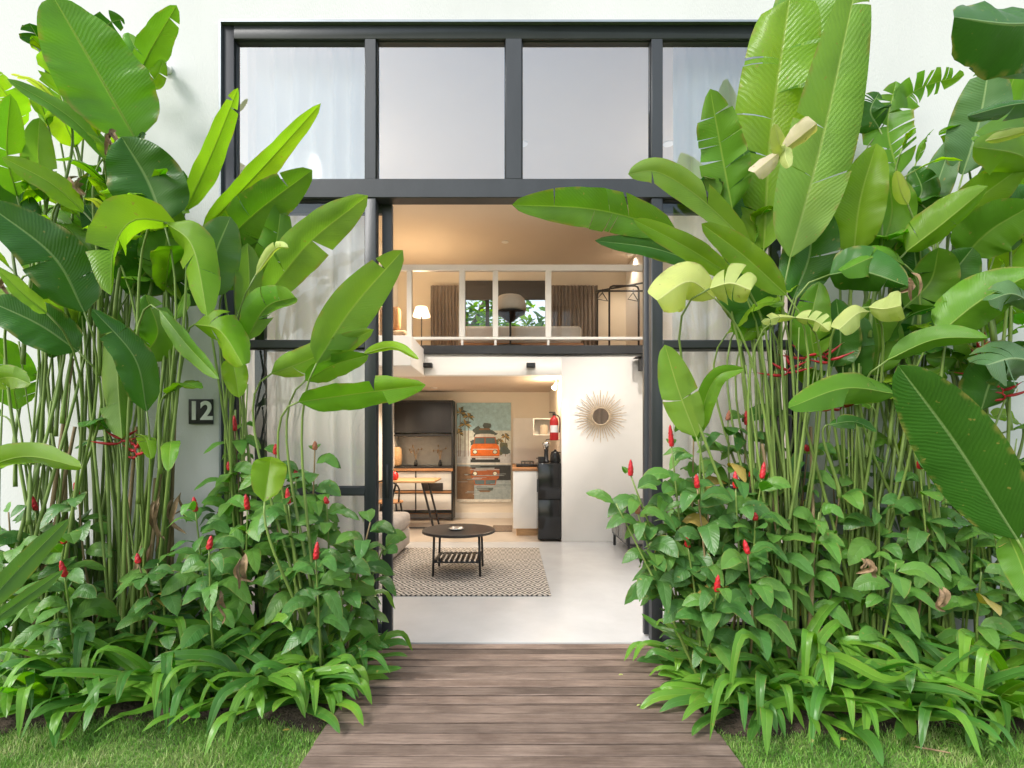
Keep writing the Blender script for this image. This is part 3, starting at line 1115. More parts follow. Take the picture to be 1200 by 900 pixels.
M('black_metal').lathe((f0 + .05, 6.46, ft), [(.04, 0), (.045, .006), (.045, .075), (.041, .075), (.04, .012), (0, .01)], 22).build('pan', pt, smooth=False)
M('black_metal').box(f0 - .016, f0 + .004, 6.45, 6.47, ft + .05, ft + .062).build('handle', pt)
M('black_metal').box(f0 + .096, f0 + .112, 6.45, 6.47, ft + .05, ft + .062).build('handle', pt)

yS = 7.2
s_ = F / yS
sx0, sx1, sz0, sz1 = (624.5 - 600) / s_, KX - .002, HC + (520 - 510.5) / s_, HC + (520 - 490) / s_
sh = thing('wall_shelf', ((sx0 + sx1) / 2, yS, sz0), 'white open box shelf on the kitchen wall above the worktop', 'shelf')
mb = M('white_board')
mb.box(sx0, sx1, yS, yS + .25, sz0, sz0 + .018).box(sx0, sx1, yS, yS + .25, sz1 - .018, sz1).box(sx0, sx0 + .018, yS, yS + .25, sz0 + .018, sz1 - .018).box(sx0 + .018, sx1, yS + .235, yS + .25, sz0 + .018, sz1 - .018)
mb.build('box', sh, bevel=.002, seg=1)
tag(M('beige_cloth').lathe(((sx0 + sx1) / 2, yS + .1, sz0 + .018), [(.05, 0), (.056, .02), (.056, .11), (.05, .12), (.046, .14), (0, .142)], 20).build('jar', smooth=True), 'beige storage jar inside the white kitchen box shelf', 'jar')

ex = Vector((.535, YP + .14, .0))
ez = HC + (520 - 516) / SP
fe = thing('fire_extinguisher', (ex.x, ex.y, ez), 'red fire extinguisher with a white label hanging at the kitchen wall end', 'fire extinguisher')
M('red_paint').lathe((ex.x, ex.y, ez), [(.05, 0), (.056, .01), (.056, .24), (.045, .28), (.02, .30), (.018, .315)], 24).build('cylinder', fe, smooth=True)
mb = M('numeral_white')
for i in range(8):
    a0, a1 = R(-150 + i * 15), R(-135 + i * 15)
    mb.poly([(ex.x + .0575 * math.cos(a), ex.y + .0575 * math.sin(a), ez + z) for a, z in ((a0, .1), (a1, .1), (a1, .19), (a0, .19))])
mb.build('label_band', fe)
mb = M('black_metal')
mb.box(ex.x - .02, ex.x + .02, ex.y - .015, ex.y + .015, ez + .315, ez + .345).box(ex.x - .065, ex.x + .015, ex.y - .01, ex.y + .01, ez + .35, ez + .362)
mb.build('valve', fe)
M('black_metal').tube(spline([(ex.x + .02, ex.y - .01, ez + .33), (ex.x + .068, ex.y - .02, ez + .28), (ex.x + .066, ex.y - .03, ez + .1)], 10), .008, 6).build('hose', fe, smooth=True)

# track spot on the kitchen wall
t = thing('track_spot', (.585, 6.75, ZK - .12), 'small lit track spotlight at the top of the kitchen wall', 'spotlight')
M('white_metal').tube([(.585, 6.75, ZK - .001), (.585, 6.75, ZK - .05)], .012, 8).build('stem', t)
M('white_metal').tube([(.585, 6.75, ZK - .05), (.55, 6.72, ZK - .12)], [.022, .032], 12).build('head', t)
M('lamp_glow').tube([(.5495, 6.7195, ZK - .1212), (.5485, 6.7185, ZK - .123)], .027, 12).build('bulb', t)
l = bpy.data.lights.new('spot_lamp', 'POINT'); l.energy = 10; l.color = (1, .76, .48); l.shadow_soft_size = .03
lo = bpy.data.objects.new('spot_lamp', l); COL.objects.link(lo); lo.parent = t; lo.location = (-.06, -.06, -.03)

# poster: camper van on a wet road and its reflection
yQ = YB - .03
s_ = F / yQ
px0, px1, pz0, pz1 = (535.5 - 600) / s_, (598.7 - 600) / s_, HC + (520 - 588.4) / s_, HC + (520 - 472) / s_
po = thing('poster', ((px0 + px1) / 2, YB, pz0), 'tall canvas picture of an orange camper van mirrored in a wet road', 'picture')
M('p_white').box(px0, px1, yQ + .002, YB - .001, pz0, pz1).build('canvas', po, bevel=.003)
mb = MB()
lay = [0]


def pp(matn, pts, level=None):
    lay[0] += 1
    yy = yQ - .0006 * (level if level is not None else 1)
    mb.mat(matn).poly([(px0 + (px1 - px0) * u, yy, pz0 + (pz1 - pz0) * v) for u, v in pts])


def quad(matn, u0, u1, v0, v1, lv):
    pp(matn, [(u0, v0), (u1, v0), (u1, v1), (u0, v1)], lv)


quad('p_sky', 0, 1, .72, 1, 0)
quad('p_skylow', 0, 1, .52, .72, 0)
quad('p_road', 0, 1, .385, .52, 0)
quad('p_water', 0, 1, .0, .385, 0)
quad('p_brown', 0, .32, .03, .36, 1)
quad('p_white', 0, 1, .0, .03, 1)
quad('p_dark', .7, 1, .22, .37, 1)
rp = random.Random(4)
# palms and buildings at the left, far trees
for (u, v, r_) in ((.06, .90, .16), (.15, .78, .14), (.21, .86, .12), (.03, .70, .12), (.9, .66, .09), (.8, .62, .07)):
    for k in range(9):
        a = -.5 + k * .52 + rp.uniform(-.15, .15)
        dx, dy = math.cos(a), math.sin(a) * .55
        L = r_ * rp.uniform(.75, 1.1)
        pp(('p_palm', 'p_ochre', 'p_tree')[k % 3], [(max(0, u), v), (max(0, u + dx * L * .5 - dy * .05), v + dy * L * .5 + .012), (min(1, max(0, u + dx * L)), min(.995, v + dy * L - .02)), (max(0, u + dx * L * .5 + dy * .05), v + dy * L * .5 - .012)], 2 + k * .05)
    quad('p_brown', max(0, u - .006), u + .006, .46, v, 1.6)
for k in range(34):
    u, v, r_ = rp.uniform(.28, .98), rp.uniform(.50, .62), rp.uniform(.04, .08)
    pp('p_tree' if k % 2 else 'p_palm', [(u + r_ * math.cos(a) * rp.uniform(.5, 1.2), v + .5 * r_ * math.sin(a) * rp.uniform(.5, 1.2)) for a in [i * math.pi / 4 for i in range(8)]], 2.6 + k * .02)
for k in range(26):
    u, v, r_ = rp.uniform(.34, .72), rp.uniform(.58, .77), rp.uniform(.05, .09)
    pp('p_tree', [(u + r_ * math.cos(a) * rp.uniform(.5, 1.2), v + .4 * r_ * math.sin(a) * rp.uniform(.5, 1.2)) for a in [i * math.pi / 4 for i in range(8)]], 3 + k * .02)
for flip in (1, -1):
    def V(v):
        return .40 + (v if flip > 0 else -v * .78 - .03)
    o1, o2 = ('p_orange', 'p_white') if flip > 0 else ('p_orange_d', 'p_water')

    def vq(m_, u0, u1, v0, v1, lv):
        a, b = sorted((V(v0), V(v1)))
        quad(m_, u0, u1, a, b, lv)
    def vp(m_, pts, lv):
        q = [(u, V(v)) for u, v in pts]
        pp(m_, q if flip > 0 else q[::-1], lv)
    vp('p_dark', [(.25, 0), (.80, 0), (.80, .03), (.25, .03)], 5)                                   # shade and tyres
    vp('p_dark', [(.275, .005), (.345, .005), (.345, .05), (.275, .05)], 5.2)
    vp('p_dark', [(.695, .005), (.765, .005), (.765, .05), (.695, .05)], 5.2)
    vp(o1, [(.255, .045), (.785, .045), (.79, .11), (.775, .165), (.735, .185), (.305, .185), (.265, .165), (.25, .11)], 6)
    vp('p_orange_d', [(.255, .045), (.785, .045), (.787, .07), (.253, .07)], 6.2)
    vp(o2, [(.245, .05), (.79, .05), (.79, .060), (.245, .060)], 7)                                 # bumper
    vp('p_orange_d', [(.305, .185), (.735, .185), (.715, .255), (.325, .255)], 6)                   # window surround
    vp('p_glass', [(.325, .19), (.508, .19), (.508, .245), (.342, .245)], 7)
    vp('p_glass', [(.532, .19), (.715, .19), (.698, .245), (.532, .245)], 7)
    vp(o2, [(.325, .255), (.715, .255), (.69, .280), (.60, .288), (.44, .288), (.35, .280)], 6)     # roof
    vp('p_tree', [(.36, .288), (.68, .288), (.66, .325), (.38, .325)], 6.1)                         # load on the roof
    vp('p_brown', [(.40, .325), (.63, .325), (.60, .345), (.43, .345)], 6.1)
    vp(o2, [(.28, .128), (.76, .128), (.74, .136), (.30, .136)], 7)
    for u in (.335, .705):
        pp('p_dark', [(u + .046 * math.cos(a), V(.105) + .023 * math.sin(a)) for a in [i * math.pi / 6 for i in range(12)]], 7)
        pp('p_lamp', [(u + .035 * math.cos(a), V(.105) + .017 * math.sin(a)) for a in [i * math.pi / 6 for i in range(12)]], 8)
for k in range(26):                                                                                 # ripples in the wet road
    v = rp.uniform(.03, .36)
    u = rp.uniform(0, .8)
    w_ = rp.uniform(.06, .25)
    pp(rp.choice(['p_water', 'p_road', 'p_tree']), [(u, v), (u + w_, v + .001), (min(1, u + w_), v + .004), (u, v + .005)], 9)
quad('p_white', 0, 1, .378, .392, 4)
mb.build('print', po)
tag(M('tan_doormat').box(-.28, .0, 7.1, 7.6, 0, .012).build('doormat', bevel=.003), 'small dark brown mat on the kitchen floor by the counter', 'mat')

# shelf unit at the back left of the kitchen
yU = 8.1
s_ = F / yU


def ux(px):
    return (px - 600) / s_


def uz(py):
    return HC - (py - 520) / s_


ul, ur = ux(453), ux(531)
un = thing('shelf_unit', ((ul + ur) / 2, yU + .14, 0), 'tall black framed shelf unit with dark glass doors and white drawers', 'shelf unit')
mb = M('black_metal')
for x in (ul, ur - .028):
    mb.box(x, x + .028, yU, yU + .3, .02, uz(469))
for zt in (uz(469), uz(509), uz(549) + .03, uz(601) + .02):
    mb.box(ul + .028, ur - .028, yU + .002, yU + .298, zt - .028, zt)
mb.box(ul + .45, ul + .468, yU + .01, yU + .03, uz(601), uz(552))
mb.build('frame', un, bevel=.002, seg=1)
M('mid_panel').box(ul + .03, ur - .03, yU + .28, yU + .295, uz(549) + .04, uz(509) - .03).build('back_panel', un)
M('black_gloss').box(ul + .03, ur - .03, yU + .02, yU + .03, uz(507), uz(471)).build('glass_door', un)
M('wood').box(ul - .01, ur + .0, yU - .03, yU + .3, uz(552), uz(549)).build('shelf', un, bevel=.003)
M('wood').box(ul + .03, ur - .03, yU + .01, yU + .3, uz(578), uz(575.5)).build('shelf', un, bevel=.003)
M('white_board').box(ul + .03, ur - .03, yU + .02, yU + .04, uz(574.5), uz(553)).build('drawer_front', un, bevel=.003)
M('white_board').box(ul + .03, ur - .03, yU + .02, yU + .04, uz(598), uz(579)).build('drawer_front', un, bevel=.003)
M('wood').box(ul + .03, ur - .03, yU + .012, yU + .3, uz(601) - .02, uz(601) - .01).build('shelf', un)
for px, lb in ((485, 'dried stem in a slim vase on the shelf unit, the one nearer the tan lamp'), (514, 'dried stem in a slim vase on the shelf unit, the one nearer the picture')):
    vx, vz = ux(px), uz(549) + .031
    va = thing('vase', (vx, yU + .16, vz), lb, 'vase', 'vases with dried stems on the shelf unit')
    M('black_gloss').lathe((vx, yU + .16, vz), [(.025, 0), (.03, .02), (.025, .06), (.012, .09), (.014, .1)], 16).build('body', va, smooth=True)
    mb = M('dry_leaf')
    rr = random.Random(px)
    for k in range(7):
        e = Vector((vx + rr.uniform(-.14, .14), yU + .16 + rr.uniform(-.04, .04), vz + rr.uniform(.2, .33)))
        mb.tube(spline([(vx, yU + .16, vz + .1), (vx + (e.x - vx) * .4, yU + .16, vz + .25), e], 6), .003, 4)
        mb.lathe(e, [(.003, -.02), (.014, 0), (.003, .02)], 6)
    mb.build('dried_stems', va)
lx = ux(463)
tag(M('wood_light').lathe((lx, yU + .12, uz(549) + .031), [(.055, 0), (.078, .03), (.082, .16), (.075, .28), (.05, .31), (0, .312)], 22).build('table_lamp', smooth=True), 'tan rounded wooden table lamp at the left end of the shelf unit', 'lamp')
tag(M('black_top').box(ux(496), ux(519), yU + .0, yU + .18, uz(575.5) + .001, uz(566)).build('storage_box', bevel=.006), 'flat black storage box on the lower wooden shelf', 'box')

# dining table, chair and red pot
ty, tzp = 7.15, .70
s2 = F / ty
dt = thing('dining_table', (-1.5, ty, 0), 'small dining table with a wooden top and splayed black metal legs', 'dining table')
tx0, tx1 = (452 - 600) / s2 - .15, (509 - 600) / s2
M('wood_light').box(tx0, tx1, ty, ty + .7, tzp - .03, tzp).build('tabletop', dt, bevel=.005)
for xx, sg in ((tx1 - .14, 1), (tx0 + .12, -1)):
    for yy in (ty + .1, ty + .6):
        M('black_metal').tube([(xx - sg * .05, yy, tzp - .03), (xx + sg * .12, yy, 0)], .016, 8).build('leg', dt)
M('black_metal').tube([(tx1 - .02, ty + .1, .03), (tx1 - .45, ty + .1, .03)], .012, 6).build('stretcher', dt)
tag(M('red_paint').lathe(((459.5 - 600) / s2, ty + .15, tzp), [(.03, 0), (.05, .02), (.058, .06), (.045, .1), (.02, .115), (.012, .13), (0, .133)], 20).build('teapot', smooth=True), 'round red pot standing on the wooden dining table', 'pot')
cx, cy = -1.66, 6.88
ch = thing('dining_chair', (cx, cy, 0), 'dark bentwood dining chair in front of the wooden table', 'chair')
M('wood').lathe((cx, cy, .43), [(.19, 0), (.2, .012), (.19, .024)], 24).build('seat', ch)
for sx in (-1, 1):
    for sy in (-1, 1):
        M('black_metal').tube([(cx + sx * .19, cy + sy * .18, 0), (cx + sx * .13, cy + sy * .13, .43)], .013, 7).build('leg', ch)
M('black_metal').tube(spline([(cx - .16, cy - .1, .45), (cx - .17, cy - .18, .66), (cx, cy - .22, .74), (cx + .17, cy - .18, .66), (cx + .16, cy - .1, .45)], 16), .012, 8).build('backrest', ch, smooth=True)

# ------------------------------------------------------------------ loft
bd = thing('bed', (.1, 7.6, ZL1), 'low bed with pale linen in the loft in front of the window', 'bed')
M('wood').box(-.72, .98, 7.0, 8.2, ZL1 + .001, ZL1 + .16).build('bed_base', bd, bevel=.01)
M('linen').box(-.70, .96, 7.02, 8.18, ZL1 + .161, ZL1 + .40).build('mattress', bd, bevel=.05, seg=4)
M('linen').box(-.4, .1, 7.85, 8.17, ZL1 + .401, ZL1 + .53).build('pillow', bd, bevel=.055, seg=4)
M('linen').box(.2, .7, 7.85, 8.17, ZL1 + .401, ZL1 + .53).build('pillow', bd, bevel=.055, seg=4)

yC = 6.62
s_ = F / yC
ccx = (598 - 600) / s_ + .0
sc_ = thing('swivel_chair', (ccx, yC, ZL1), 'rounded beige swivel chair on a thin pole with a dark star base in the loft', 'swivel chair')
hz = HC + (520 - 366) / s_
M('beige_cloth').lathe((ccx, yC, hz), [(.18, 0), (.205, .02), (.205, .09), (.185, .165), (.15, .2), (.05, .212), (0, .213)], 28).build('backrest', sc_, smooth=True)
M('black_metal').lathe((ccx, yC, hz - .13), [(.02, 0), (.05, .02), (.13, .085), (.19, .112), (.195, .129)], 28).build('seat_shell', sc_, smooth=True)
M('black_metal').tube([(ccx, yC, ZL1 + .05), (ccx, yC, hz - .13)], .014, 10).build('pole', sc_)
for k in range(5):
    a = k * 2 * math.pi / 5 + .3
    d = Vector((math.cos(a), math.sin(a), 0))
    M('black_metal').tube([Vector((ccx, yC, ZL1 + .055)), Vector((ccx, yC, ZL1 + .016)) + d * .23], [.018, .012], 7).build('foot', sc_)

# clothes rail
cr = thing('clothes_rail', ((730 - 600) / 88, 6.8, ZL1), 'black metal pipe clothes rail standing in the loft', 'clothes rail')


def hoop(px_a, px_b, ytop, y):
    s = F / y
    a, b, z = (px_a - 600) / s, (px_b - 600) / s, HC + (520 - ytop) / s
    r = .05
    pts = [(a, y, ZL1), (a, y, z - r), (a + r * .3, y, z - r * .3), (a + r, y, z), (b - r, y, z), (b - r * .3, y, z - r * .3), (b, y, z - r), (b, y, ZL1)]
    return pts


M('black_metal').tube(hoop(714, 748.5, 335, 6.75), .013, 8).build('hoop', cr, smooth=True)
M('black_metal').tube(hoop(700, 757, 341, 7.05), .013, 8).build('hoop', cr, smooth=True)
za = HC + (520 - 338) / (F / 6.9)
M('black_metal').tube([(1.16, 7.05, HC + (520 - 341) / (F / 7.05) - .003), (1.82, 6.5, HC + (520 - 329) / (F / 6.5))], .012, 8).build('rail', cr, smooth=True)
for px, yy in ((706, 6.98), (742, 6.72)):
    s = F / yy
    x, z = (px - 600) / s, HC + (520 - 343) / s
    hg = M('black_metal')
    hg.tube([(x, yy, z + .05), (x, yy, z)], .005, 5)
    hg.tube([(x, yy, z), (x - .08, yy - .05, z - .1), (x + .08, yy + .05, z - .1), (x, yy, z)], .008, 5)
    tag(hg.build('clothes_hanger'), 'empty dark clothes hanger on the black rail, the %s one' % ('farther left' if px < 720 else 'right hand'), 'hanger', 'clothes hangers on the loft rail')

# lit floor lamp, headboard and cushion at the left of the loft
yl = 7.6
s = F / yl
lx = (494 - 600) / s
fl_ = thing('floor_lamp', (lx, yl, ZL1), 'slim floor lamp with a glowing shade in the loft beside the curtain', 'floor lamp')
zl = HC + (520 - 371) / s
M('black_metal').tube([(lx, yl, ZL1 + .02), (lx, yl, zl)], .009, 8).build('pole', fl_)
M('black_metal').lathe((lx, yl, ZL1), [(.1, 0), (.1, .015), (.02, .022)], 20).build('base', fl_)
M('shade_glow').lathe((lx, yl, zl), [(.13, 0), (.125, .02), (.085, .14), (.08, .14)], 24).build('lamp_shade', fl_)
l = bpy.data.lights.new('lamp_bulb', 'POINT'); l.energy = 18; l.color = (1, .72, .42); l.shadow_soft_size = .08
lo = bpy.data.objects.new('lamp_bulb', l); COL.objects.link(lo); lo.parent = fl_; lo.location = (0, -.16, zl - ZL1 + .07)
s = F / 7.4
tag(M('rust_cloth').box((452 - 600) / s, (470 - 600) / s, 7.3, 7.45, ZL1 + .42, ZL1 + .75).build('cushion', bevel=.06, seg=4), 'rust orange cushion behind the glass at the left end of the loft', 'cushion')
tag(M('beige_cloth').box((420 - 600) / s, (478 - 600) / s, 7.3, 8.0, ZL1 + .001, ZL1 + .41).build('daybed', bevel=.05, seg=3), 'beige padded daybed at the left end of the loft', 'daybed')


# ------------------------------------------------------------------ planting
def stalk_pts(base, direction, root, n=14, bend=.22):
    """a leaf stalk that leaves the blade backwards and bends down into the root"""
    b, r_ = Vector(base), Vector(root)
    d = Vector(direction).normalized()
    L = (b - r_).length
    p1 = b - d * L * bend
    p2 = r_ + (Vector((0, 0, 1)) * .8 + (b - r_).normalized() * .4) * L * .3
    out = []
    for i in range(n):
        t = i / (n - 1)
        out.append(r_ * (1 - t) ** 3 + p2 * 3 * t * (1 - t) ** 2 + p1 * 3 * t * t * (1 - t) + b * t ** 3)
    return out


class Clump:
    """one heliconia: leaves (each a part with its stalk), bare stalks, dry sheaths"""

    def __init__(self, px, y, label, spread=.09, seed=0):
        x = (px - 600) * y / F
        self.root = Vector((x, y, -.02))
        self.t = thing('heliconia', self.root, label, 'heliconia plant', 'tall heliconias in the beds')
        self.r = random.Random(seed * 31 + 5)
        self.spread = spread
        self.thick = .0085

    def foot(self):
        a, d = self.r.random() * 6.28, self.spread * math.sqrt(self.r.random())
        return self.root + Vector((d * math.cos(a) * 1.4, d * math.sin(a), -.01))

    def leaf(self, pts, wpx, roll=0, fold=14, m='leaf_mid', tears=0, gap=.1, label=None, stalk=True, foot=None, bend=.22, **kw):
        P = [W(*p) for p in pts]
        ym = sum(p[2] for p in pts) / len(pts)
        w = wpx * ym / F / max(.35, math.cos(R(roll)) * math.cos(R(fold * .8)))
        if abs(fold) <= 16 and wpx > 20:
            fold = math.copysign(abs(fold) + self.r.uniform(4, 16), fold)
            w *= 1.06
        if tears == 0 and not label and wpx > 24 and 'slits' not in kw and not m.startswith('leaf_pale'):
            tears, gap = self.r.choice([0, 0, 1, 1, 2]), .05
        mb = MB()
        leaf(mb, P, w, roll, fold, tears=tears, gap=gap, rng=self.r, matn=m, **kw)
        o = mb.build('leaf', self.t, smooth=True)
        if label:
            o['label'] = label
        if stalk:
            C = spline(P, 12)
            s = stalk_pts(C[0], C[1] - C[0], Vector((foot, self.root.y, -.03)) if foot is not None else self.foot(), bend=bend)
            n = len(s)
            M('stalk').tube(s, [self.thick * (1.25 - .75 * i / (n - 1)) for i in range(n)], 8).build('leaf_stalk', o, smooth=True)
        return o

    def filler(self, top, length, az, elev, w, m, tears=0, droop=.55):
        """leaf that starts at world point top and arches away"""
        d = Vector((math.cos(az) * math.cos(elev), math.sin(az) * math.cos(elev), math.sin(elev)))
        p0 = Vector(top)
        p1 = p0 + d * length * .5
        p2 = p0 + d * length * .95 + Vector((0, 0, -droop * length * .5))
        for p in (p0, p1, p2):
            p.y = min(p.y, YF - .09)
        mb = MB()
        leaf(mb, [p0, p1, p2], w, self.r.uniform(-25, 25), self.r.uniform(8, 26), tears=tears, rng=self.r, hint=Vector((0, -.55, 1)), matn=m)
        o = mb.build('leaf', self.t, smooth=True)
        f = self.foot()
        if self.r.random() < .7 or self.spread < .05:        # springs from a neighbouring stem part way up
            f = f.lerp(p0, .72)
        s = stalk_pts(p0, d, f)
        n = len(s)
        M('stalk').tube(s, [self.thick * (1.25 - .75 * i / (n - 1)) for i in range(n)], 8).build('leaf_stalk', o, smooth=True)

    def bare(self, px, py, y, brown=False):
        e = W(px, py, y)
        f = self.foot()
        s = spline([f, f.lerp(e, .5) + Vector((self.r.uniform(-.02, .02), self.r.uniform(-.02, .02), 0)), e], 10)
        n = len(s)
        M('stalk_brown' if brown else 'stalk').tube(s, [(.013 if brown else self.r.uniform(.007, .0105)) - .005 * i / (n - 1) for i in range(n)], 8).build('stalk', self.t, smooth=True)

    def dry(self, px, py, y, length=.16):
        e = W(px, py, y)
        mb = MB()
        r = self.r
        for k in range(3):
            q = e + Vector((r.uniform(-.025, .025), r.uniform(-.03, .02), r.uniform(-.02, .02)))
            L = length * r.uniform(.6, 1.1)
            leaf(mb, [q, q + Vector((r.uniform(-.02, .02), -.025, -L * .3)), q + Vector((r.uniform(-.03, .03), -.015, -L * .7)), q + Vector((r.uniform(-.05, .05), -.0, -L))], r.uniform(.022, .042), r.uniform(-50, 50), r.uniform(15, 50), nv=12, nu=3, ripple=.07, droop=-.3, rng=r, hint=Vector((r.uniform(-.6, .6), -1, .2)), matn='dry_leaf', rib=.0015)
        mb.build('dry_leaf', self.t, smooth=True)

    def flower(self, px, py, y, size=.2, tilt=0.):
        """short zigzag stem with slender red bracts spreading to both sides"""
        c = W(px, py, y)
        mb = M('heliconia_red')
        r = self.r
        yaw = r.uniform(-.7, .7)
        sd = Vector((math.cos(yaw), math.sin(yaw), 0))
        up = Vector((math.sin(tilt * .6), 0, math.cos(tilt * .6)))
        k = 5
        pts = []
        for i in range(k):
            s = 1 if i % 2 else -1
            p = c + up * (.017 * i) + sd * (.005 * s)
            pts.append(p)
            L = size * (.98 - .1 * i) * r.uniform(.85, 1.1)
            d = (sd * s * r.uniform(.75, 1.) + up * (.10 + .16 * i) + Vector((0, r.uniform(-.35, .1), 0))).normalized()
            e = p + d * L
            m1, m2 = p + d * L * .3 - up * .006, p + d * L * .65 - up * .004
            mb.mat('heliconia_red').tube(spline([p, m1, m2, e], 9), [.004, .0075, .0085, .008, .0068, .0054, .0036, .002, .0008], 7)
            mb.mat('stalk').tube([p + d * L * .94, p + d * L * 1.12 - up * .004], [.0022, .0006], 5)
            if r.random() < .6:
                mb.mat('floret').tube([p + d * L * .35 + up * .004, p + d * L * .42 + up * .022], [.003, .001], 5)
        mb.mat('heliconia_red').tube(pts, .005, 6)
        mb.build('flower', self.t, smooth=True)
        f = self.foot()
        s = spline([f, f.lerp(c, .5) + Vector((0, .02, 0)), c], 12)
        M('stalk').tube(s, .0055, 6).build('flower_stalk', self.t, smooth=True)


# ---- left of the doorway
A = Clump(157, 2.78, 'tall heliconia with a fan of left leaning stalks, left of the number sign', seed=1)
A.leaf([(160, 165, 2.7), (118, 92, 2.58), (62, -4, 2.45)], 92, 12, 12, 'leaf_mid', 0, droop=.1, nv=26)
A.leaf([(192, 262, 2.62), (172, 210, 2.58), (142, 160, 2.5)], 76, -8, 10, 'leaf_dark')
A.leaf([(172, 482, 2.55), (158, 420, 2.48), (108, 362, 2.38)], 36, 25, 22, 'leaf_dark')
A.leaf([(137, 362, 2.78), (138, 440, 2.72), (143, 514, 2.66)], 50, 0, -12, 'leaf_under', hint=CAM)
A.leaf([(206, 262, 2.55), (158, 258, 2.45), (134, 290, 2.35), (130, 346, 2.28)], 46, -30, -14, 'leaf_bright', 1, bend=.06, foot=-1.95)
A.leaf([(196, 262, 2.52), (226, 290, 2.44), (243, 370, 2.34)], 46, 18, -10, 'leaf_bright')
A.leaf([(150, 208, 2.72), (85, 140, 2.62), (8, 92, 2.5)], 19, 40, 24, 'leaf_mid')
A.leaf([(98, 248, 2.6), (60, 215, 2.5), (2, 184, 2.38)], 27, 30, 18, 'leaf_bright')
A.leaf([(187, 364, 2.6), (220, 405, 2.52), (257, 444, 2.45)], 19, 40, 25, 'leaf_mid')
A.leaf([(83, 168, 2.95), (70, 120, 2.95), (88, 75, 2.9)], 42, 0, 10, 'leaf_under', 2)
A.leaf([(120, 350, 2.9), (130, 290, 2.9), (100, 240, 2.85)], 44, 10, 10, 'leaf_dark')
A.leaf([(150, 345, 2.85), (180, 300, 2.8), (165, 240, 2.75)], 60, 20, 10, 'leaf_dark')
A.leaf([(196, 335, 2.8), (194, 290, 2.75), (205, 240, 2.7)], 50, -10, 10, 'leaf_mid', foot=-1.95)
A.leaf([(165, 420, 2.8), (185, 390, 2.75), (170, 345, 2.7)], 42, 0, 12, 'leaf_mid', 1)
A.dry(140, 160, 2.6, .12)
A.dry(95, 210, 2.6, .12)
A.dry(185, 585, 2.72, .25)
A.dry(172, 640, 2.7, .2)
for px, py, yy in ((96, 370, 2.75), (140, 520, 2.7), (170, 470, 2.8)):
    A.bare(px, py, yy)
for px, py, yy in ((182, 560, 2.8), (190, 540, 2.78), (160, 500, 2.82)):
    A.bare(px, py, yy, True)
A.flower(140, 520, 2.75, .13, .9)
A.flower(160, 536, 2.7, .12, -.2)

B = Clump(42, 2.72, 'heliconia with broad dark leaves in front of the far left end of the wall', spread=.16, seed=2)
B.leaf([(99, 366, 2.5), (62, 300, 2.4), (-20, 236, 2.25)], 62, 10, 10, 'leaf_dark', nv=24)
B.leaf([(55, 367, 2.45), (28, 345, 2.36), (-6, 312, 2.26)], 18, 45, 22, 'leaf_under')
B.leaf([(92, 412, 2.6), (45, 380, 2.5), (-20, 350, 2.4)], 50, 20, 12, 'leaf_dark')
B.leaf([(-14, 448, 2.4), (12, 442, 2.36), (36, 450, 2.3)], 26, 15, 10, 'leaf_bright', stalk=False)
B.leaf([(-30, 552, 2.25), (30, 535, 2.2), (96, 548, 2.15)], 30, 25, -14, 'leaf_bright', stalk=False)
B.leaf([(-40, 735, 2.1), (24, 665, 2.15), (80, 608, 2.2)], 25, 28, 20, 'leaf_grey', stalk=False)
B.leaf([(-20, 735, 2.2), (30, 700, 2.25), (74, 668, 2.3)], 15, 35, 20, 'leaf_grey', stalk=False)
B.leaf([(52, 235, 2.75), (45, 185, 2.7), (46, 138, 2.65)], 30, 0, 14, 'leaf_under', 1)
B.leaf([(20, 230, 2.7), (8, 180, 2.6), (12, 110, 2.5)], 34, 25, 14, 'leaf_mid', 2)
B.leaf([(25, 150, 2.7), (10, 115, 2.6), (-15, 80, 2.5)], 30, 30, 14, 'leaf_bright', 3)
B.leaf([(40, 265, 2.75), (10, 240, 2.7), (-20, 230, 2.6)], 44, 15, 10, 'leaf_dark')
B.leaf([(60, 420, 2.85), (70, 350, 2.8), (60, 300, 2.75)], 48, 0, 12, 'leaf_dark')
B.leaf([(20, 480, 2.85), (10, 430, 2.8), (-15, 395, 2.7)], 44, 0, 12, 'leaf_mid')
for px, py, yy in ((22, 400, 2.8), (45, 430, 2.75), (60, 470, 2.75), (82, 450, 2.8), (5, 420, 2.75)):
    B.bare(px, py, yy)
for px, py, yy in ((85, 420, 2.85), (88, 500, 2.82), (75, 480, 2.85)):
    B.bare(px, py, yy, True)
B.dry(15, 320, 2.5, .12)

Cc = Clump(192, 2.95, 'slender heliconia clump with upright stalks around the number sign', spread=.045, seed=3)
Cc.leaf([(217, 248, 2.85), (248, 180, 2.8), (279, 103, 2.72)], 25, 35, 22, 'leaf_bright', nv=24, foot=-2.0, bend=.1)
Cc.leaf([(243, 350, 2.7), (252, 300, 2.65), (270, 254, 2.6)], 50, 0, 10, 'leaf_grey', foot=-1.5, bend=.03)
Cc.leaf([(228, 380, 2.6), (258, 388, 2.5), (285, 428, 2.42)], 52, 12, -12, 'leaf_bright', bend=.1, foot=-2.02)
Cc.leaf([(289, 380, 2.8), (292, 330, 2.78), (290, 285, 2.74)], 30, 15, 14, 'leaf_under', foot=-1.56)
Cc.leaf([(272, 418, 2.7), (276, 440, 2.66), (280, 466, 2.62)], 26, 0, 10, 'leaf_bright', foot=-1.56)
Cc.leaf([(288, 400, 2.65), (312, 360, 2.58), (346, 348, 2.5)], 40, 25, -20, 'leaf_mid', 2, foot=-1.56)
Cc.leaf([(210, 360, 2.95), (225, 320, 2.95), (222, 280, 2.9)], 42, 10, 10, 'leaf_dark', bend=.1)
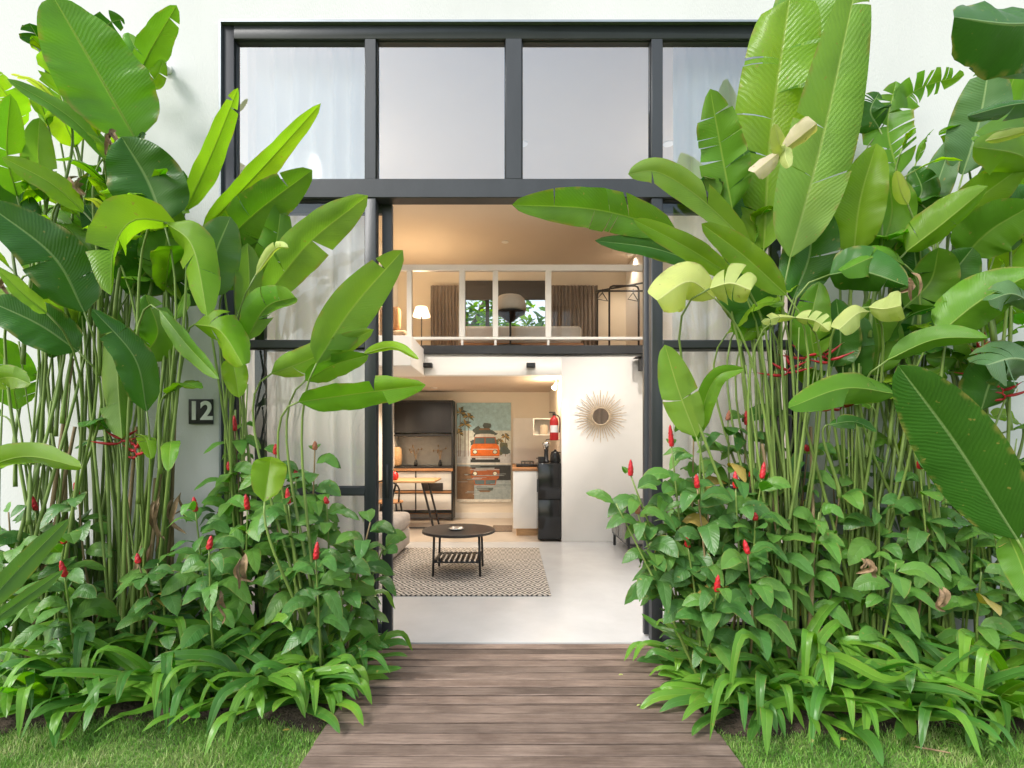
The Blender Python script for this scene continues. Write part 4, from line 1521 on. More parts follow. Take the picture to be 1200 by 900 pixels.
Cc.leaf([(262, 340, 2.9), (285, 300, 2.88), (300, 250, 2.85)], 34, 25, 16, 'leaf_mid', foot=-1.5, bend=.1)
for px, py, yy in ((192, 380, 2.95), (203, 420, 2.9), (212, 365, 3.0), (186, 430, 2.9)):
    Cc.bare(px, py, yy)
for px, py, yy in ((205, 490, 2.95), (196, 500, 2.95)):
    Cc.bare(px, py, yy, True)
Cc.dry(208, 580, 2.85, .2)

Dd = Clump(282, 2.98, 'heliconia with long upright blades in front of the left window', spread=.08, seed=4)
Dd.leaf([(236, 272, 2.9), (300, 205, 2.8), (376, 121, 2.68)], 24, 35, 22, 'leaf_bright', nv=24, foot=-1.42, bend=.03)
Dd.leaf([(262, 285, 2.85), (305, 245, 2.75), (366, 199, 2.65)], 44, 15, 14, 'leaf_mid', 3, foot=-1.4, bend=.05)
Dd.leaf([(310, 350, 2.75), (362, 285, 2.65), (431, 229, 2.52)], 42, 18, 14, 'leaf_under', 1)
Dd.leaf([(300, 330, 2.85), (322, 290, 2.8), (330, 235, 2.75)], 34, 0, 12, 'leaf_mid')
Dd.leaf([(277, 300, 2.9), (300, 262, 2.88), (290, 225, 2.85)], 40, 15, 12, 'leaf_grey', foot=-1.45, bend=.05)
Dd.leaf([(300, 322, 2.6), (322, 292, 2.55), (338, 290, 2.5)], 14, 20, -20, 'leaf_pale', 1)
for px, py, yy in ((272, 460, 2.95), (281, 440, 2.95), (290, 450, 2.9), (262, 470, 2.95), (276, 480, 2.9)):
    Dd.bare(px, py, yy)

E = Clump(370, 2.62, 'young heliconia with bright blades reaching across the left door frame', spread=.05, seed=5)
E.leaf([(371, 426, 2.5), (412, 362, 2.42), (472, 293, 2.32)], 48, 10, 14, 'leaf_under', nv=24, ripple=.02)
E.leaf([(350, 471, 2.5), (412, 462, 2.42), (499, 451, 2.3)], 36, 22, 16, 'leaf_mid', nv=24)
E.leaf([(318, 438, 2.6), (365, 420, 2.55), (438, 386, 2.45)], 30, 20, 14, 'leaf_under', 2)
E.leaf([(358, 446, 2.6), (392, 427, 2.55), (432, 416, 2.5)], 26, 28, 14, 'leaf_mid')
E.leaf([(425, 415, 2.5), (460, 407, 2.45), (491, 421, 2.38)], 13, 30, -18, 'leaf_bright', stalk=False)
E.leaf([(322, 572, 2.55), (316, 548, 2.5), (310, 588, 2.45)][::-1][:2] + [(318, 535, 2.5)], 36, 0, 8, 'leaf_bright')

# ragged tops above the left clumps, nearer the wall
Bt = Clump(112, 3.0, 'ragged heliconia with torn tips against the wall at the upper left', spread=.08, seed=6)
Bt.leaf([(165, 82, 2.9), (180, 52, 2.85), (207, 6, 2.8)], 30, 25, 14, 'leaf_mid', 1, label='torn leaf with a browned edge')
Bt.leaf([(150, 90, 2.95), (160, 65, 2.9), (150, 38, 2.9)], 26, 20, 16, 'leaf_mid', 2)
Bt.leaf([(115, 60, 2.95), (125, 30, 2.9), (145, 22, 2.9)], 22, 20, 16, 'leaf_dark', 3, .5)
Bt.leaf([(168, 98, 2.95), (182, 92, 2.92), (192, 70, 2.9)], 20, 0, 16, 'leaf_bright', 1)
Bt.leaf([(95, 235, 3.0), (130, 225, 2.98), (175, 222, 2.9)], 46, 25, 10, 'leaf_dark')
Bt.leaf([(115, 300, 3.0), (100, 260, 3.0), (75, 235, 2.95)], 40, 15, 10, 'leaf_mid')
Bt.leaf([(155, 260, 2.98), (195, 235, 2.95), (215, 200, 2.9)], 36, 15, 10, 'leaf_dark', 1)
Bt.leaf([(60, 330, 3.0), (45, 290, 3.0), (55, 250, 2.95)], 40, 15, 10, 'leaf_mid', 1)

# ---- right of the doorway
Fc = Clump(915, 2.72, 'tallest heliconia with a dense sheaf of stalks right of the doorway', spread=.11, seed=11)
Fc.leaf([(926, 302, 2.62), (962, 170, 2.48), (1008, -40, 2.25)], 72, 8, 10, 'leaf_under', nv=30, nu=5, ripple=.015)
Fc.leaf([(895, 292, 2.72), (903, 160, 2.62), (925, 0, 2.5)], 80, 5, 8, 'leaf_bright', 5, .10, nv=34, prof=(.22, .2), label='tall torn leaf with split edges')
Fc.leaf([(932, 150, 2.8), (940, 60, 2.76), (942, -60, 2.7)], 78, 0, 10, 'leaf_mid', nv=20)
Fc.leaf([(858, 244, 2.66), (846, 180, 2.6), (832, 104, 2.5)], 52, -18, 12, 'leaf_mid', 4, .12)
Fc.leaf([(882, 290, 2.6), (820, 232, 2.48), (772, 202, 2.38), (736, 204, 2.3)], 32, 15, 14, 'leaf_under', 1)
Fc.leaf([(792, 270, 2.55), (700, 246, 2.4), (600, 240, 2.22)], 42, 14, 32, 'leaf_mid', 3, .04, nv=30, label='long arching leaf across the top of the doorway')
Fc.leaf([(862, 326, 2.55), (805, 290, 2.44), (742, 257, 2.32)], 26, 25, 18, 'leaf_bright')
Fc.leaf([(842, 318, 2.62), (770, 292, 2.52), (697, 282, 2.42)], 22, 30, 18, 'leaf_dark')
Fc.leaf([(922, 346, 2.5), (872, 300, 2.42), (822, 262, 2.34)], 30, 22, 16, 'leaf_bright')
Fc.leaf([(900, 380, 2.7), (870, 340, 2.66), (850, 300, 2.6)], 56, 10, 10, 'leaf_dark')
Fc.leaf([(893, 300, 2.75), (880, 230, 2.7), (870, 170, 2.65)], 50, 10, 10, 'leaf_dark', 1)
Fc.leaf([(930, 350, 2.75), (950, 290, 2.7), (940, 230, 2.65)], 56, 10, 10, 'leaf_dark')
Fc.leaf([(870, 400, 2.75), (882, 370, 2.7), (890, 330, 2.66)], 44, 10, 10, 'leaf_mid')
Fc.leaf([(955, 420, 2.75), (950, 380, 2.7), (960, 330, 2.66)], 40, 10, 10, 'leaf_mid', 1)
Fc.leaf([(838, 350, 2.42), (808, 330, 2.36), (770, 352, 2.28)], 58, 10, -18, 'leaf_pale', label='pale yellow leaf', prof=(.5, .4))
Fc.leaf([(832, 338, 2.38), (850, 345, 2.34), (836, 384, 2.28)][:1] + [(856, 332, 2.34), (880, 340, 2.3)], 64, 0, -16, 'leaf_pale', label='pale yellow leaf with slits', prof=(.45, .3), slits=[.35, .6], gap=.25)
Fc.leaf([(932, 372, 2.5), (910, 372, 2.46), (893, 378, 2.42)], 16, 10, -20, 'leaf_pale', label='pale yellow leaf with slits', slits=[.4, .7], gap=.4)
Fc.leaf([(932, 372, 2.5), (955, 376, 2.46), (972, 388, 2.42)], 26, 10, -20, 'leaf_pale', label='pale yellow leaf with slits', slits=[.3, .5, .7], gap=.4)
Fc.leaf([(915, 178, 2.4), (905, 185, 2.36), (884, 202, 2.3)], 24, 20, -20, 'leaf_blush', prof=(.7, .3), label='blushed pale leaf', stalk=False)
Fc.leaf([(915, 178, 2.4), (932, 165, 2.36), (957, 145, 2.3)], 28, 20, -15, 'leaf_blush', prof=(.7, .25), label='blushed pale leaf', stalk=False)
Fc.leaf([(922, 165, 2.4), (915, 172, 2.36), (907, 145, 2.3)], 20, 10, -15, 'leaf_pale', label='pale yellow leaf', stalk=False)
Fc.leaf([(922, 165, 2.4), (920, 182, 2.36), (925, 196, 2.3)], 16, 10, -15, 'leaf_pale', label='pale yellow leaf', stalk=False)
for i in range(15):
    rr = Fc.r
    Fc.bare(rr.uniform(870, 972), rr.uniform(370, 430), rr.uniform(2.6, 2.85))
for px, py, yy in ((893, 520, 2.7), (905, 500, 2.75), (950, 500, 2.8)):
    Fc.bare(px, py, yy, True)
Fc.flower(945, 420, 2.75, .16, .1)
Fc.flower(920, 440, 2.72, .14, 1.0)
Fc.flower(972, 425, 2.75, .14, -.9)
Fc.flower(975, 480, 2.8, .14, .1)

G = Clump(1008, 2.82, 'heliconia with a broad upright leaf and pale wings in front of the right wall', spread=.09, seed=12)
G.leaf([(1000, 300, 2.66), (1008, 235, 2.58), (1027, 168, 2.5)], 52, 0, 18, 'leaf_bright')
G.leaf([(1030, 300, 2.7), (1045, 250, 2.66), (1040, 205, 2.6)], 46, 15, 10, 'leaf_mid')
G.leaf([(972, 322, 2.55), (1010, 318, 2.5), (1064, 335, 2.42)], 56, 8, -8, 'leaf_dark')
G.leaf([(1060, 310, 2.6), (1030, 300, 2.5), (985, 318, 2.42)], 44, 8, -12, 'leaf_mid')
G.leaf([(1018, 365, 2.45), (1004, 368, 2.4), (983, 386, 2.34)], 30, 10, -18, 'leaf_pale', label='pale yellow leaf', prof=(.4, .3))
G.leaf([(1018, 360, 2.45), (1036, 362, 2.4), (1056, 358, 2.34)], 40, 5, -18, 'leaf_pale', label='pale yellow leaf', prof=(.5, .2))
G.leaf([(1052, 462, 2.5), (990, 455, 2.42), (924, 478, 2.34)], 40, 14, -10, 'leaf_mid', nv=24)
G.leaf([(1005, 450, 2.8), (1000, 410, 2.75), (1010, 370, 2.7)], 40, 5, 10, 'leaf_dark')
G.leaf([(1025, 440, 2.8), (1030, 400, 2.75), (1020, 350, 2.7)], 46, 5, 10, 'leaf_mid')
G.leaf([(975, 430, 2.8), (985, 400, 2.75), (980, 350, 2.7)], 40, 5, 10, 'leaf_dark')
G.leaf([(1065, 400, 2.8), (1075, 340, 2.75), (1070, 280, 2.7)], 50, 15, 10, 'leaf_dark')
G.leaf([(1053, 205, 2.95), (1040, 150, 2.95), (1050, 95, 2.9)], 46, 15, 10, 'leaf_mid', 6, .5)
G.leaf([(1040, 140, 2.95), (1075, 105, 2.9), (1130, 88, 2.85)], 32, 15, 10, 'leaf_mid', 7, .65, label='tattered leaf split into narrow strips')
G.leaf([(1030, 150, 2.95), (1020, 130, 2.92), (1030, 108, 2.9)], 36, 15, 10, 'leaf_dark', 3, .4)
G.leaf([(1060, 250, 2.85), (1080, 225, 2.8), (1070, 195, 2.8)], 34, 0, 10, 'leaf_dark')
G.leaf([(1045, 235, 2.85), (1035, 215, 2.8), (1030, 190, 2.8)], 28, 0, 10, 'leaf_mid')
G.leaf([(1064, 240, 2.6), (1056, 225, 2.56), (1050, 200, 2.5)], 17, 0, -10, 'leaf_pale', label='pale yellow leaf')
for i in range(12):
    rr = G.r
    G.bare(rr.uniform(985, 1035), rr.uniform(380, 460), rr.uniform(2.72, 2.9))
G.flower(985, 480, 2.8, .13, .3)
G.dry(1062, 325, 2.6, .12)

Hh = Clump(1098, 2.88, 'heliconia with thin dark stalks and red hanging flowers near the right wall', spread=.12, seed=13)
Hh.leaf([(1062, 295, 2.6), (1105, 262, 2.5), (1158, 218, 2.38)], 56, 15, -8, 'leaf_bright')
Hh.leaf([(1088, 252, 2.85), (1102, 205, 2.8), (1119, 158, 2.75)], 30, 0, 14, 'leaf_grey')
Hh.leaf([(1128, 205, 2.75), (1148, 140, 2.68), (1160, 72, 2.6)], 54, 5, 12, 'leaf_grey', nv=24)
Hh.leaf([(1040, 422, 2.5), (1095, 398, 2.4), (1158, 396, 2.3)], 30, 22, -14, 'leaf_mid', 0)
Hh.leaf([(1100, 392, 2.6), (1150, 352, 2.5), (1215, 318, 2.38)], 66, 12, -6, 'leaf_mid')
Hh.leaf([(1090, 370, 2.75), (1110, 330, 2.7), (1140, 290, 2.6)], 56, 10, 10, 'leaf_dark')
Hh.leaf([(1060, 360, 2.75), (1090, 330, 2.7), (1100, 290, 2.6)], 50, 10, 10, 'leaf_mid', 1)
Hh.leaf([(1130, 300, 2.7), (1160, 270, 2.6), (1210, 240, 2.5)], 60, 20, 8, 'leaf_mid')
Hh.leaf([(1120, 260, 2.7), (1150, 230, 2.6), (1205, 190, 2.5)], 44, 20, 8, 'leaf_bright')
Hh.leaf([(1075, 480, 2.85), (1085, 450, 2.8), (1110, 430, 2.75)], 36, 10, 10, 'leaf_mid')
Hh.leaf([(1130, 440, 2.85), (1120, 420, 2.8), (1085, 420, 2.75)], 34, 15, 8, 'leaf_mid', 1)
for i in range(11):
    rr = Hh.r
    Hh.bare(rr.uniform(1050, 1150), rr.uniform(420, 500), rr.uniform(2.8, 2.98))
Hh.flower(1145, 415, 2.8, .15, .9)
Hh.flower(1155, 440, 2.75, .16, .2)
Hh.flower(1178, 468, 2.7, .14, -.5)
Hh.flower(1078, 450, 2.85, .1, .4)

Ii = Clump(1225, 2.15, 'heliconia at the right edge with one huge dark blade tipped towards the doorway', spread=.05, seed=14)
Ii.leaf([(1192, 632, 2.12), (1120, 520, 2.04), (1052, 428, 1.95)], 76, 4, 12, 'leaf_dark', nv=30, nu=5, ripple=.02, rib=.006, label='huge dark blade with a pale midrib')
Ii.leaf([(1180, 625, 2.16), (1196, 660, 2.14), (1212, 712, 2.1)], 34, 10, 12, 'leaf_mid', stalk=False)
Ii.leaf([(1260, 20, 2.1), (1190, 28, 2.05), (1118, 20, 2.0)], 80, 35, -8, 'leaf_dark', label='dark leaf underside overhead')
Ii.leaf([(1250, 118, 2.2), (1190, 122, 2.15), (1134, 136, 2.1)], 28, 25, -12, 'leaf_dark', stalk=False)
Ii.leaf([(1250, 85, 2.3), (1190, 80, 2.25), (1135, 80, 2.2)], 20, 25, 12, 'leaf_grey', stalk=False)

Jj = Clump(1182, 2.85, 'heliconia with torn grey green leaves in front of the far right end of the wall', spread=.13, seed=15)
Jj.leaf([(1225, 430, 2.6), (1190, 420, 2.5), (1155, 428, 2.4)], 70, 12, -8, 'leaf_grey', 4, .2)
Jj.leaf([(1225, 370, 2.5), (1190, 345, 2.4), (1158, 352, 2.35)], 40, 12, -15, 'leaf_grey', 4, .4)
Jj.leaf([(1230, 200, 2.5), (1190, 180, 2.45), (1140, 172, 2.4)], 50, 20, -8, 'leaf_bright', 1)
Jj.leaf([(1225, 160, 2.6), (1185, 150, 2.5), (1140, 165, 2.45)], 30, 20, -8, 'leaf_mid')
Jj.leaf([(1180, 210, 2.7), (1175, 140, 2.7), (1195, 70, 2.6)], 44, 20, 8, 'leaf_mid', 1)
Jj.leaf([(1165, 300, 2.7), (1185, 250, 2.65), (1215, 220, 2.6)], 56, 20, 8, 'leaf_dark')
Jj.leaf([(1150, 480, 2.75), (1165, 440, 2.7), (1205, 400, 2.6)], 50, 20, 8, 'leaf_dark')
Jj.leaf([(1155, 165, 2.4), (1180, 160, 2.36), (1215, 150, 2.3)], 14, 20, -18, 'leaf_pale', label='pale yellow leaf', stalk=False)
for i in range(8):
    rr = Jj.r
    Jj.bare(rr.uniform(1120, 1200), rr.uniform(430, 540), rr.uniform(2.75, 2.95))

K = Clump(818, 2.7, 'young heliconia with two plain pale green leaves beside the right door frame', spread=.03, seed=16)
K.leaf([(816, 512, 2.6), (796, 460, 2.55), (779, 404, 2.48)], 40, 5, 12, 'leaf_under')
K.leaf([(822, 508, 2.62), (826, 470, 2.58), (842, 440, 2.52), (872, 432, 2.46)], 22, 15, 14, 'leaf_mid')

# filler leaves that thicken each clump's crown
for cl, xr, yr, cnt in ((A, (60, 210), (230, 420), 6), (B, (0, 90), (200, 440), 7), (Cc, (185, 222), (270, 390), 6), (Bt, (20, 160), (90, 260), 5),
                        (Fc, (850, 970), (240, 400), 9), (G, (970, 1060), (220, 430), 8), (Hh, (1050, 1150), (200, 430), 9), (Jj, (1120, 1200), (180, 440), 8)):
    for i in range(cnt):
        r = cl.r
        top = W(r.uniform(*xr), r.uniform(*yr), r.uniform(2.75, 3.0))
        cl.filler(top, r.uniform(.3, .5), r.uniform(-math.pi, 0) if r.random() < .8 else r.uniform(0, 6.28), r.uniform(.2, 1.2), r.uniform(.12, .19), r.choice(['leaf_dark', 'leaf_dark', 'leaf_mid', 'leaf_mid', 'leaf_bright', 'leaf_under']), r.choice([0, 0, 1, 2]))

for cl, xr, yr, cnt in ((Bt, (50, 205), (150, 300), 16), (B, (0, 70), (120, 330), 8), (G, (1020, 1080), (150, 280), 8), (Jj, (1090, 1200), (230, 420), 14), (Hh, (1040, 1150), (280, 440), 8)):
    for i in range(cnt):
        r = cl.r
        cl.filler(W(r.uniform(*xr), r.uniform(*yr), r.uniform(2.62, 2.95)), r.uniform(.12, .3), r.uniform(-math.pi, 0), r.uniform(.0, 1.3), r.uniform(.04, .10), r.choice(['leaf_bright', 'leaf_bright', 'leaf_mid', 'leaf_under', 'leaf_pale']), r.choice([0, 1, 2, 3]))

for cl, xr, yr, cnt in ((A, (120, 215), (450, 570), 6), (B, (0, 90), (430, 580), 6), (Fc, (880, 960), (450, 560), 4), (G, (970, 1050), (440, 560), 6), (Hh, (1040, 1150), (460, 580), 6), (Jj, (1120, 1200), (470, 600), 5)):
    for i in range(cnt):
        r = cl.r
        cl.filler(W(r.uniform(*xr), r.uniform(*yr), r.uniform(2.6, 2.95)), r.uniform(.18, .34), r.uniform(-math.pi, 0), r.uniform(-.2, .9), r.uniform(.08, .14), r.choice(['leaf_dark', 'leaf_dark', 'leaf_mid', 'leaf_mid', 'leaf_bright']), r.choice([0, 0, 1, 2]))

# ---- red cone gingers
gi = random.Random(99)


def ginger(px, py, y, label, cone='red_bract', ch=.07, seed=0, lean=None, nleaf=None):
    r = random.Random(seed)
    top = W(px, py, y)
    if cone:
        top.z -= ch * .6
    root = Vector((top.x + (lean if lean is not None else r.uniform(-.09, .09)), min(YF - .1, max(2.56, y + r.uniform(.0, .14))), -.02))
    root.x = min(root.x, DX0 - .09) if root.x < 0 else max(root.x, DX1 + .09)
    t = thing('ginger', root, label, 'ginger plant', 'red cone gingers in the beds')
    S_ = spline([root, root.lerp(top, .5) + Vector((r.uniform(-.03, .03), r.uniform(-.03, .03), .02)), top], 16)
    n = len(S_)
    M('stalk' if r.random() < .7 else 'stalk_brown').tube(S_, [.0075 - .0035 * i / (n - 1) for i in range(n)], 6).build('stem', t, smooth=True)
    mb = MB()
    h = max(.2, top.z)
    k = nleaf or int(8 + h * 11)
    az = r.random() * 6.28
    matn = 'ginger_leaf' if r.random() < .72 else 'ginger_leaf_light'
    for i in range(k):
        q = i / (k - 1)
        s = .40 + .60 * q ** .75
        p = S_[min(n - 1, int(s * (n - 1)))].copy()
        az += 1.15 + r.uniform(-.35, .35)
        el = r.uniform(-.15, .35) + .35 * q
        L = r.uniform(.125, .20) * (1 - .25 * max(0, q - .8) * 5 * .4)
        d = Vector((math.cos(az) * math.cos(el), math.sin(az) * math.cos(el), math.sin(el)))
        p0 = p + Vector((d.x, d.y, 0)) * .012
        p1 = p0 + d * L * .5
        p2 = p0 + d * L + Vector((0, 0, -L * r.uniform(.25, .75)))
        for z in (p1, p2):
            z.y = min(z.y, YF - .02)
        m_ = matn
        x = r.random()
        if x < .026 and q < .75:
            m_ = 'yellowed'
        elif x < .30:
            m_ = 'ginger_leaf_light'
        leaf(mb, [p0, p1, p2], L * r.uniform(.42, .54), r.uniform(-30, 30), r.uniform(4, 22), prof=(.55, .75), nv=7, nu=2, ripple=.03, droop=.2, rng=r, hint=Vector((0, -.75, 1)), matn=m_, rib=0)
    mb.build('foliage', t, smooth=True)
    if cone:
        mb = M(cone)
        prof = []
        kk = 18
        for i in range(kk + 1):
            q = i / kk
            rad = .0135 * (1 - q ** 2.2) ** .6 * (.75 + .25 * min(1, q * 5)) + .0006
            prof.append((rad, q * ch))
        ph = r.random() * 6
        tl = S_[-1] - S_[-3]
        b0 = len(mb.v)
        mb.lathe(top - Vector((0, 0, .004)), prof, 16, wob=lambda a, h_: 1 + .17 * math.sin(3 * a + h_ * 150 + ph) * math.sin(h_ * 420))
        sx, sy = r.uniform(-.22, .22), r.uniform(-.2, .1)
        for i in range(b0, len(mb.v)):
            v = mb.v[i]
            dz = v.z - top.z
            mb.v[i] = v + Vector((sx * dz, sy * dz, 0))
        mb.build('flower_cone', t, smooth=True)
    return t


LEFT = [
    (42, 586, 2.72, .085, 'ginger with a slim red cone before the thick stalks at the far left'),
    (92, 572, 2.75, .09, 'ginger with a dark red cone rising beside brown heliconia stalks on the left'),
    (76, 663, 2.42, .08, 'ginger with a tall red cone above the strap leaves at the left front'),
    (75, 629, 2.55, .05, 'ginger with a small red cone just above another red cone at far left'),
    (162, 652, 2.55, .05, 'ginger with a tiny red cone beside the fan of leaning heliconia stalks'),
    (229, 588, 2.62, .075, 'ginger with a bright red cone below the number sign, upper one of two there'),
    (245, 633, 2.45, .065, 'ginger with a bright red cone below the number sign, lower one of two there'),
    (290, 585, 2.6, .08, 'ginger with a red cone at the lower left corner of the left window'),
    (269, 544, 2.85, .05, 'ginger with a small red cone against the left edge of the glazing'),
    (323, 524, 2.78, .06, 'ginger with a red cone before the lower left curtain, top one there'),
    (338, 578, 2.6, .08, 'ginger with a plump red cone before the curtain, level with the window rail'),
    (370, 642, 2.5, .085, 'ginger with a long red cone low between the left window and the deck'),
    (383, 584, 2.75, .04, 'ginger with a tiny red bud before the glass left of the door frame'),
    (347, 553, 2.82, .045, 'ginger with a small red bud just above the window rail in front of the curtain'),
    (275, 493, 2.9, .09, 'ginger with a tall orange red spike by the steel frame, right of the number sign'),
]
sd = 1
for px, py, yy, ch_, lb in LEFT:
    ginger(px, py, yy, lb, 'red_bract', ch_, sd)
    sd += 1
ginger(369, 520, 2.8, 'ginger with a wilted brown flower leaning over in front of the left curtain', 'brown_bract', .05, 40)
ginger(434, 612, 2.72, 'leafy ginger without a flower in front of the left door frame, nearest the deck', None, 0, 41, -.02, 20)
ginger(450, 640, 2.9, 'short leafy ginger without a flower at the foot of the sliding door', None, 0, 42, -.1, 12)
for i, (px, py, yy) in enumerate([(20, 640, 2.6), (185, 660, 2.6), (395, 650, 2.65), (345, 640, 2.65), (230, 655, 2.75), (60, 610, 2.9), (290, 620, 2.9), (255, 600, 2.95), (310, 600, 2.95), (385, 620, 2.9), (10, 600, 2.9), (-15, 640, 2.8), (40, 660, 2.95), (80, 640, 2.95), (-20, 620, 2.6)]):
    ginger(px, py, yy, 'leafy ginger stem without a flower among the shrubs left of the deck', None, 0, 60 + i)
RIGHT = [
    (739, 545, 2.62, .085, 'ginger with a red cone reaching furthest into the doorway on the right side'),
    (787, 507, 2.68, .115, 'ginger with the tallest red cone, in front of the right door frame'),
    (813, 490, 2.85, .075, 'ginger with a red cone just right of the tallest cone at the right door frame'),
    (817, 561, 2.55, .07, 'ginger with a red cone below the pale leaf beside the right door frame'),
    (862, 559, 2.55, .085, 'ginger with a bright red cone midway between right door frame and stalk sheaf'),
    (893, 548, 2.6, .085, 'ginger with a pinkish red cone directly in front of the dense stalk sheaf'),
    (880, 552, 2.75, .045, 'ginger with a small red bud just left of the cone at the stalk sheaf'),
    (875, 487, 2.85, .08, 'ginger with a dark red cone high against the right curtain beside the stalks'),
    (885, 603, 2.5, .04, 'ginger with a tiny red bud low in front of the stalk sheaf'),
    (876, 638, 2.4, .065, 'ginger with a vivid red cone in the front middle of the right bed'),
    (840, 680, 2.35, .08, 'ginger with the lowest red cone, just above the strap leaves right of the deck'),
    (806, 633, 2.5, .05, 'ginger with a small red cone above the deck edge on the right'),
    (1078, 542, 2.7, .05, 'ginger with a small red cone left of the huge dark blade'),
    (946, 523, 2.8, .04, 'ginger with a small red bud just right of the stalk sheaf'),
]
for px, py, yy, ch_, lb in RIGHT:
    ginger(px, py, yy, lb, 'red_bract', ch_, sd + 100)
    sd += 1
ginger(747, 594, 2.55, 'ginger with a wilted orange cone in front of the black cabinet', 'brown_bract', .05, 43)
ginger(853, 484, 2.8, 'ginger with a dried brown flower head in front of the right curtain', 'brown_bract', .06, 44)
ginger(722, 590, 2.55, 'leafy ginger without a flower leaning out over the right side of the doorway', None, 0, 45, .14, 8)
for i, (px, py, yy) in enumerate([(780, 590, 2.7), (785, 640, 2.6), (795, 590, 2.75), (830, 600, 2.65), (910, 620, 2.6), (930, 580, 2.75), (960, 600, 2.65), (985, 570, 2.75), (1030, 590, 2.7), (1090, 580, 2.75), (1140, 590, 2.7), (1165, 620, 2.65), (1190, 600, 2.75), (1050, 660, 2.5), (1150, 670, 2.5), (1025, 545, 2.95), (1115, 550, 2.95), (1160, 555, 2.95), (975, 540, 2.95), (820, 540, 2.95), (900, 580, 2.95), (960, 640, 2.9), (1080, 640, 2.9), (1120, 650, 2.95), (1180, 660, 2.95), (1210, 640, 2.8), (1225, 660, 2.6)]):
    ginger(px, py, yy, 'leafy ginger stem without a flower among the shrubs right of the deck', None, 0, 160 + i)

# ---- strap leaved lilies along the front


def lily(x, y, label, n, size, seed, up=.9, out=None):
    r = random.Random(seed)
    t = thing('spider_lily', (x, y, -.03), label, 'strap leaf lily', 'strap leaved lilies edging the beds')
    mb = MB()
    a0 = r.random() * 6.28
    for i in range(n):
        a = a0 + i * 2.4 + r.uniform(-.4, .4)
        el = r.uniform(.22, 1.2) * up
        L = size * r.uniform(.7, 1.15)
        p0 = Vector((x + .02 * math.cos(a), y + .02 * math.sin(a), -.03))
        d = Vector((math.cos(a) * math.cos(el), math.sin(a) * math.cos(el), math.sin(el)))
        p1 = p0 + d * L * .5
        p2 = p0 + Vector((math.cos(a), math.sin(a), 0)) * L * (math.cos(el) * .7 + .30) + Vector((0, 0, d.z * L * r.uniform(.5, .9)))
        p3 = p0 + Vector((math.cos(a), math.sin(a), 0)) * L * (math.cos(el) * .8 + .42) + Vector((0, 0, d.z * L * r.uniform(.05, .85)))
        for q in (p1, p2, p3):
            q.y = min(q.y, YF - .03)
            q.z = max(q.z, -.03 + r.uniform(.0, .03))
        m_ = 'lily_leaf' if r.random() < .6 else 'lily_leaf_dark'
        leaf(mb, [p0, p1, p2, p3], r.uniform(.044, .062), r.uniform(-25, 25), r.uniform(10, 28), prof=(.26, .62), nv=12, nu=2, ripple=.015, droop=.2, rng=r, hint=Vector((0, -.45, 1)), matn=m_, rib=0)
    mb.build('foliage', t, smooth=True)


def lx_(px, y):
    return (px - 600) * y / F


LIL = [
    (12, 2.44, 'lily clump at the very front of the bed in the lower left corner'),
    (58, 2.48, 'lily clump second from the lower left corner, over bare soil'),
    (104, 2.47, 'bright lily clump at the left lawn edge, below the tall red cone'),
    (150, 2.52, 'lily clump in front of the leaning heliconia stalks'),
    (200, 2.50, 'lily clump with long arching leaves at the middle of the left lawn edge'),
    (250, 2.50, 'lily clump in the left bed below the two red cones under the number sign'),
    (296, 2.48, 'lily clump with drooping tips at the left lawn edge, below the left window'),
    (342, 2.48, 'lily clump in front of the long low red cone left of the deck'),
    (366, 2.50, 'lily clump at the front corner between lawn and deck on the left'),
    (372, 2.62, 'lily clump leaning onto the left edge of the deck'),
    (402, 2.86, 'lily clump beside the left door frame with tips over the deck'),
    (30, 2.70, 'shaded lily clump behind the corner clump at the far left'),
    (120, 2.74, 'shaded lily clump behind the bright one at the left lawn edge'),
    (185, 2.72, 'shaded lily clump at the foot of the leaning heliconia'),
    (275, 2.72, 'shaded lily clump behind the clumps under the left window'),
    (350, 2.76, 'upright lily clump at the foot of the young heliconia by the door'),
    (812, 2.84, 'lily clump beside the right door side with one leaf over the deck'),
    (840, 2.60, 'lily clump with yellowish arching leaves at the right edge of the deck'),
    (864, 2.42, 'lily clump at the front corner between the deck and the right lawn'),
    (896, 2.44, 'lily clump at the right lawn edge, below the lowest red cone'),
    (930, 2.44, 'lily clump with the longest upright leaves, in front of the stalk sheaf'),
    (975, 2.42, 'lily clump at the right lawn edge, in front of the long upright leaves'),
    (1020, 2.40, 'lily clump at the middle of the right lawn edge'),
    (1065, 2.38, 'lily clump just left of the one leaf hanging lowest onto the right lawn'),
    (1110, 2.40, 'lily clump with leaves hanging lowest onto the right lawn'),
    (1155, 2.34, 'lily clump second from the lower right corner'),
    (1196, 2.34, 'lily clump in the lower right corner, below the huge dark blade'),
    (850, 2.70, 'shaded lily clump behind the corner clump right of the deck'),
    (960, 2.66, 'tall lily clump behind the right lawn edge beside the stalk sheaf'),
    (1050, 2.66, 'shaded lily clump below the brown dry leaves on the right'),
    (1140, 2.62, 'shaded lily clump at the right, behind the front row near the huge blade'),
]
for i, (px, yy, lb) in enumerate(LIL):
    back = yy > 2.6
    near_deck = 360 < px < 420 or 795 < px < 870
    lily(lx_(px, yy), yy, lb, 23 if not back else 19, .33 if near_deck else .44 if not back else .58, 300 + i, .95 if not back else 1.12)
lily(lx_(930, 2.46) + .02, 2.5, 'lily clump with very long leaves sweeping up to the right, near the deck', 9, .62, 391, 1.0)
